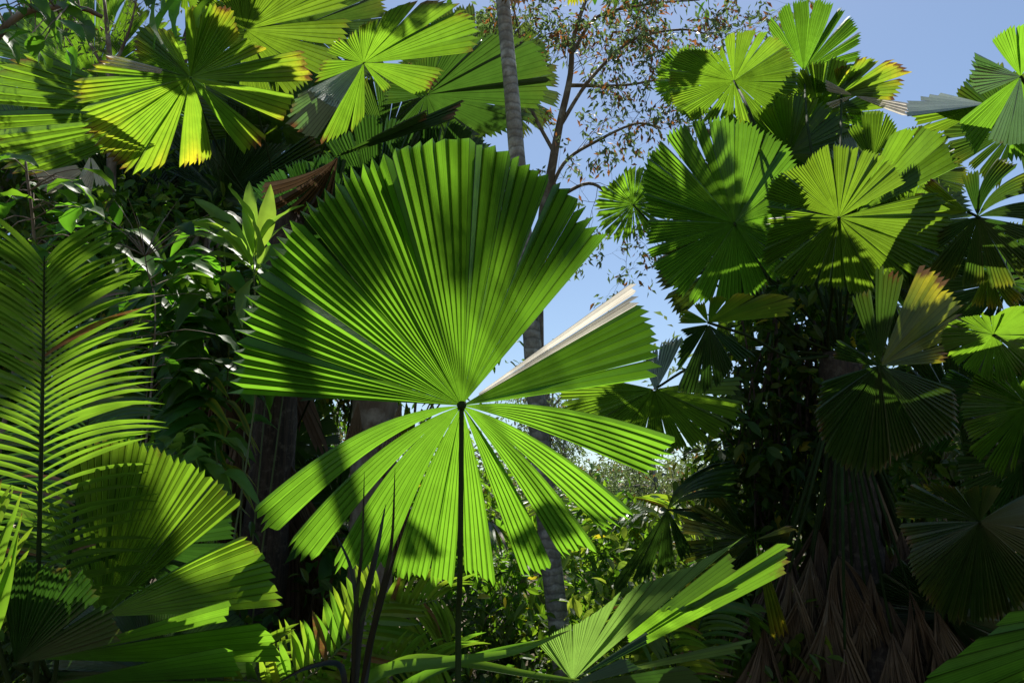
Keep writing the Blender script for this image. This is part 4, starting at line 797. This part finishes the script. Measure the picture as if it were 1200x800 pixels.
# old trunk behind the hero
b = P(437, 620, 4.9); b = np.array([b[0], b[1], 0])
o = thing('fan_palm', 'stout mottled grey-brown palm trunk with dead boots behind the left of the huge leaf', 'fan palm', b)
tube('trunk', spline([b, P(438, 560, 4.9), P(440, 450, 4.9), P(436, 300, 4.9)], 24), np.linspace(.16, .13, 24), M['bark_grey'], o, 14, .12, 8)
for i, (x, y, r_, a, mt, yl) in enumerate([(455, 300, 90, -70, 'fan_dead', 0), (470, 470, 60, -100, 'fan_dead', .6), (476, 470, 54, -85, 'fan', 1.0), (420, 470, 80, -95, 'fan_dead', 0), (445, 520, 120, -92, 'fan_dead', 0), (465, 560, 120, -80, 'fan_dead', 0), (350, 470, 60, 20, 'fan_dark', 0)]):
    fan(o, (x, y), 4.7, [seg(a - 14, a - 3, r_, r_ * .9, pleat=3), seg(a - 2, a + 12, r_ * .9, r_, pleat=3)], tilt=(15, 10), seed=630 + i, mat=mt, yel=yl, fold=1.4, name='dead_leaf' if mt == 'fan_dead' else 'leaf', notch=2)
for i, (x, y, r_, tl) in enumerate([(440, 250, 110, (45, 0)), (520, 330, 100, (40, 20)), (380, 300, 110, (35, -20)), (340, 520, 60, (30, 0)), (395, 590, 60, (30, 20)), (500, 240, 100, (45, 0))]):
    rand_fan(o, (x, y), 6.4, r_, 640 + i, tilt=tl, cup=.3, mat='fan_dark', m=8, pet=[(437, 300, 4.9)])

# ================================================================== forest behind
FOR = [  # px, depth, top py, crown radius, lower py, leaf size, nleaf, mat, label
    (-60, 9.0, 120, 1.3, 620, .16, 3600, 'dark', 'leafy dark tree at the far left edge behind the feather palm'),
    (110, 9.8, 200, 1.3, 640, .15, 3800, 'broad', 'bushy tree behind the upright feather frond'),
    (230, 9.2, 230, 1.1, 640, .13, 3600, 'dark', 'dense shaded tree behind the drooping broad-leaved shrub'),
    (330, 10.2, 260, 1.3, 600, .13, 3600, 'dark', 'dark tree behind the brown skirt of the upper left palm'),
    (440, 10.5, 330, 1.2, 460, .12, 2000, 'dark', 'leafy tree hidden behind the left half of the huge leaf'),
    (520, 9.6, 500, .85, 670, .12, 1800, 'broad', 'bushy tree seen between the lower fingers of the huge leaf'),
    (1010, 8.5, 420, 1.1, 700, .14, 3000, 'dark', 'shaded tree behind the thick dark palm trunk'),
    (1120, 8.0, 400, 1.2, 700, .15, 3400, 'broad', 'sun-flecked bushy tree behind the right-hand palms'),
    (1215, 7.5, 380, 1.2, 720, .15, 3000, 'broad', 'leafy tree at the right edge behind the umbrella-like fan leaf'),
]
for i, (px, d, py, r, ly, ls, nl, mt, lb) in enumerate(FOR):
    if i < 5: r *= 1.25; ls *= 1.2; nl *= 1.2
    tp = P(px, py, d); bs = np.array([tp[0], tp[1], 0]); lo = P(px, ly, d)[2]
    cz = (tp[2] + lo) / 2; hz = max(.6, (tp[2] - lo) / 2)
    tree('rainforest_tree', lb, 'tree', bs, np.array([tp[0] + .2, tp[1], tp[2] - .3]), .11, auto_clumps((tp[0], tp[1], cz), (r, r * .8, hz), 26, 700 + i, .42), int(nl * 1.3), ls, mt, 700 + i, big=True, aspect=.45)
# gum trees further off, silvery in the sun, sky showing through
for i, (px, d, py, r, ly, nl, lb) in enumerate([(395, 17, 455, 1.8, 640, 4200, 'silvery fine-leaved tree seen in the gap left of the huge leaf centre'), (700, 18, 545, 1.5, 660, 5200, 'silvery fine-leaved tree right of the pale trunk, just below the big leaf'),
        (765, 20, 520, 1.8, 660, 5200, 'distant grey-green tree below the leaf half hidden behind the huge one'), (640, 21, 385, 1.3, 620, 4000, 'distant fine-leaved tree rising above the folded pale lobe against the sky'), (850, 19, 505, 1.7, 650, 5000, 'distant fine-leaved tree behind the short shaded palm'), (540, 22, 560, 2.2, 680, 4200, 'distant tree behind the lower fingers of the huge leaf'), (930, 22, 430, 2.0, 640, 4600, 'distant fine-leaved tree behind the vine tangle')]):
    tp = P(px, py, d); lo = P(px, ly, d)[2]; bs = np.array([tp[0], tp[1], 0])
    cz = (tp[2] + lo) / 2; hz = max(.6, (tp[2] - lo) / 2)
    tree('gum_tree', lb, 'tree', bs, np.array([tp[0], tp[1], tp[2] - .5]), .13, auto_clumps((tp[0], tp[1], cz), (r, r, hz), 22, 720 + i, .5), nl, .15, 'gum', 720 + i, bark='bark_pale', aspect=.28, yprob=.04)
# understory shrubs in sun
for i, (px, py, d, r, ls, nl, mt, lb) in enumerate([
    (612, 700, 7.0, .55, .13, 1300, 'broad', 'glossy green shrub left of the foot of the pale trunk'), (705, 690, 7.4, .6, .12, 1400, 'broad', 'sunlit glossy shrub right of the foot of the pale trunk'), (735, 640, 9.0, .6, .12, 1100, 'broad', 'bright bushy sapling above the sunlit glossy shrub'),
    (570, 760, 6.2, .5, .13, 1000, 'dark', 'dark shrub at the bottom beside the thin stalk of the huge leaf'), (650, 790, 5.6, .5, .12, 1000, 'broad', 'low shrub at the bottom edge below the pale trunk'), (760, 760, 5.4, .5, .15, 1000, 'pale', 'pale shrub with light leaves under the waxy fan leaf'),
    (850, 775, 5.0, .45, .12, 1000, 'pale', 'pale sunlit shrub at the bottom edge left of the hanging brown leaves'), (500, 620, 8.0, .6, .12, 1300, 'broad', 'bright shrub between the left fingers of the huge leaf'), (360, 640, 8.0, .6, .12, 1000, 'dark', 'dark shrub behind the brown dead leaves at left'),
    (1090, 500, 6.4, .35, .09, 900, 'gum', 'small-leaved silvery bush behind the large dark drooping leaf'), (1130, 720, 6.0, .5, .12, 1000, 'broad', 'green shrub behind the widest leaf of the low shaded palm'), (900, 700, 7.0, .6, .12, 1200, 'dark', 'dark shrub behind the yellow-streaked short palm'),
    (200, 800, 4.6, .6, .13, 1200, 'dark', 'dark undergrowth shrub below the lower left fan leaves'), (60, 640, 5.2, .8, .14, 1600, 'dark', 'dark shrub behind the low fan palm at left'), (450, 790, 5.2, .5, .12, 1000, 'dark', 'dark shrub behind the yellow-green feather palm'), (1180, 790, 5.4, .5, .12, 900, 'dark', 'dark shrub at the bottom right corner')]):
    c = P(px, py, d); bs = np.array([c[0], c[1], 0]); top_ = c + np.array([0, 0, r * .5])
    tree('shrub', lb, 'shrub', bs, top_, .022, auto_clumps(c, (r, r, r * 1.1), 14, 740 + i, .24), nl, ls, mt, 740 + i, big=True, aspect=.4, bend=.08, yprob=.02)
for i, (px, py, d, hh, n, w_, mt, lb) in enumerate([
    (175, 380, 5.0, 150, 60, .13, 'broad', 'tall bright broad-leaved shrub behind the tip of the upright feather frond'),
    (310, 420, 5.4, 90, 34, .12, 'broad', 'broad-leaved shrub close behind the left edge of the huge leaf'),
    (228, 560, 4.4, 110, 40, .09, 'pale', 'pale-leaved shrub between the low wedge leaf and the brown dead leaves'),
    (400, 640, 5.6, 70, 30, .10, 'broad', 'broad-leaved shrub behind the yellow-green feather palm'),
    (120, 300, 5.6, 90, 40, .14, 'broad', 'big-leaved shrub under the top left fan leaves')]):
    rs = random.Random(850 + i); c0_ = P(px, py, d); g0_ = np.array([c0_[0], c0_[1], 0]); lv = []
    for q in range(n):
        y = py - hh / 2 + hh * q / n; x = px + rs.uniform(-30, 30); a = rs.uniform(0, 6.28); L_ = rs.uniform(30, 62)
        lv.append(((x, y), (x + L_ * math.cos(a), y + L_ * .55 * math.sin(a) + 14), d, rs.uniform(-.35, .3), w_ * rs.uniform(.7, 1.2)))
    shrub_of_leaves('broad_leaf_shrub', lb, g0_, [[(g0_,), (px, py + 60, d), (px, py - hh * .5, d)], [(g0_,), (px - 22, py + 40, d), (px - 24, py - hh * .3, d)], [(g0_,), (px + 22, py + 40, d), (px + 24, py - hh * .4, d)]], lv, mt, w_, 860 + i * 97, curl=.16, droop=.25, kd=1)
# tall canopy trees added for shade: their unseen crowns are overhead, above the picture
for i, (tx, ty, cx, cy, cz, r, n, lb) in enumerate([
    (-7.0, 11.0, -6.2, 13.2, 14.5, 2.6, 1000, 'tall canopy tree added for shade, its straight trunk stands in the dark at far left'), (-3.9, 12.0, -2.8, 13.6, 14.8, 2.0, 500, 'tall canopy tree added for shade behind the drooping dark shrub, crown above the picture')]):
    tree('rainforest_tree', lb, 'tree', (tx, ty, 0), (cx, cy, cz - .6), .2, auto_clumps((cx, cy, cz), (r, r * .62, .9), 20, 780 + i, .6), n, .34, 'dark', 780 + i, big=True, aspect=.5, bark='bark_dark', lim_lo=15)
cl = auto_clumps((3.9, 14.0, 15.0), (2.2, 1.3, .9), 22, 790, .6)  # unseen tree added off to the right to shade the palms
tree('rainforest_tree', 'unseen canopy tree added beyond the right edge, its high limb shades the right-hand palms', 'tree', (12.5, 13, 0), (3, 14, 14.6), .3, cl, 600, .34, 'dark', 792, big=True, aspect=.5, bark='bark_dark', lim_lo=14,
     path=[(12.5, 13, 0), (12.4, 13.2, 8), (11, 13.5, 13), (3.5, 14, 14.6)])

# ================================================================== ground and far forest
def ground_mat():
    m, t = nt('leaf_litter'); L = t.links; g = t.nodes.new('ShaderNodeNewGeometry')
    a = N(t, 'ShaderNodeTexNoise', Scale=2.0, Detail=8.0, Roughness=.7); L.new(g.outputs['Position'], a.inputs[0])
    v = N(t, 'ShaderNodeTexVoronoi', Scale=14.0); L.new(g.outputs['Position'], v.inputs[0])
    c = mixc(t, a.outputs[0], (.035, .024, .015), (.13, .085, .045)); c = mixc(t, mth(t, 'MULTIPLY', v.outputs[1], .5), c, (.07, .06, .025))
    p = N(t, 'ShaderNodeBsdfPrincipled', Roughness=.9); L.new(c, p.inputs[0]); b_ = N(t, 'ShaderNodeBump', Strength=.8, Distance=.05); L.new(v.outputs[0], b_.inputs['Height']); L.new(b_.outputs[0], p.inputs['Normal'])
    o = t.nodes.new('ShaderNodeOutputMaterial'); L.new(p.outputs[0], o.inputs[0]); return m
n = 60; xs = np.sign(np.linspace(-1, 1, n)) * np.abs(np.linspace(-1, 1, n)) ** 2.5 * 400
g = np.random.default_rng(1); V = []
for y in xs:
    for x in xs: V.append((x, y, (-.02 + g.uniform(-.06, .02)) if math.hypot(x, y) > 1 else -.02))
Fc = [(j * n + i, j * n + i + 1, (j + 1) * n + i + 1, (j + 1) * n + i) for j in range(n - 1) for i in range(n - 1)]
gr = mk('ground', V, np.array(Fc), ground_mat(), origin=(0, 0, 0)); gr['kind'] = 'structure'; gr['label'] = 'forest floor of brown leaf litter'; gr['category'] = 'ground'
# far off wood reading as one mass
g = np.random.default_rng(5); cl = []
for i in range(120):
    az = R(g.uniform(-62, 62)); d = g.uniform(26, 42); x = math.sin(az) * d; y = math.cos(az) * d; hh = g.uniform(2.5, 4.6) if -.35 < az < .25 else g.uniform(4, 8)
    for q in range(4): cl.append((np.array([x + g.uniform(-1.2, 1.2), y + g.uniform(-1, 1), hh * (q + .5) / 4]), np.array([1.5, 1.5, hh * .18])))
far = crown(None, cl, 60000, .34, .4, 'gum', 9, name='far_forest', yprob=.03, origin=(0, 30, 0))
far['kind'] = 'stuff'; far['label'] = 'far-off belt of grey-green forest in hazy sun'; far['category'] = 'forest'
g = np.random.default_rng(6); cl = []
for i in range(90):
    az = R(g.uniform(-45, 45)); d = g.uniform(4.6, 13); x = math.sin(az) * d; y = math.cos(az) * d
    cl.append((np.array([x, y, .25]), np.array([.6, .6, .25])))
gc = crown(None, cl, 14000, .14, .42, 'broad', 10, name='ground_cover', origin=(0, 7, 0), big=False)
gc['kind'] = 'stuff'; gc['label'] = 'low green ground cover on the forest floor'; gc['category'] = 'ground cover'

# ================================================================== camera, sky, sun
cd = bpy.data.cameras.new('camera'); co = bpy.data.objects.new('camera', cd); COL.objects.link(co)
co.location = CAM; co.rotation_euler = (R(90 + PITCH), 0, 0); cd.lens = LENS; cd.sensor_width = 36; cd.clip_end = 3000; cd.clip_start = .02
sc.camera = co
sl = bpy.data.lights.new('sun', 'SUN'); so = bpy.data.objects.new('sun', sl); COL.objects.link(so)
sl.energy = 5.0; sl.angle = R(.53); sl.color = (1, .95, .86)
so.rotation_euler = Vector(S).to_track_quat('Z', 'Y').to_euler(); so.location = (0, 0, 20)
w = bpy.data.worlds.new('World'); sc.world = w; w.use_nodes = True; t = w.node_tree; t.nodes.clear()
sk = t.nodes.new('ShaderNodeTexSky'); sk.sky_type = 'NISHITA'; sk.sun_disc = False
sk.sun_elevation = R(SUN_EL); sk.sun_rotation = R(SUN_AZ); sk.air_density = 1.1; sk.dust_density = .35; sk.ozone_density = 1.5
bg = t.nodes.new('ShaderNodeBackground'); bg.inputs[1].default_value = .072
wo = t.nodes.new('ShaderNodeOutputWorld'); t.links.new(sk.outputs[0], bg.inputs[0]); t.links.new(bg.outputs[0], wo.inputs[0])
sc.view_settings.view_transform = 'Standard'; sc.view_settings.look = 'None'; sc.view_settings.gamma = 1; sc.view_settings.exposure = 0.82
sc.cycles.max_bounces = 8; sc.cycles.diffuse_bounces = 4; sc.cycles.glossy_bounces = 2; sc.cycles.transmission_bounces = 4; sc.cycles.transparent_max_bounces = 4
sc.cycles.use_denoising = True; sc.cycles.caustics_reflective = False; sc.cycles.caustics_refractive = False; sc.cycles.sample_clamp_indirect = 4
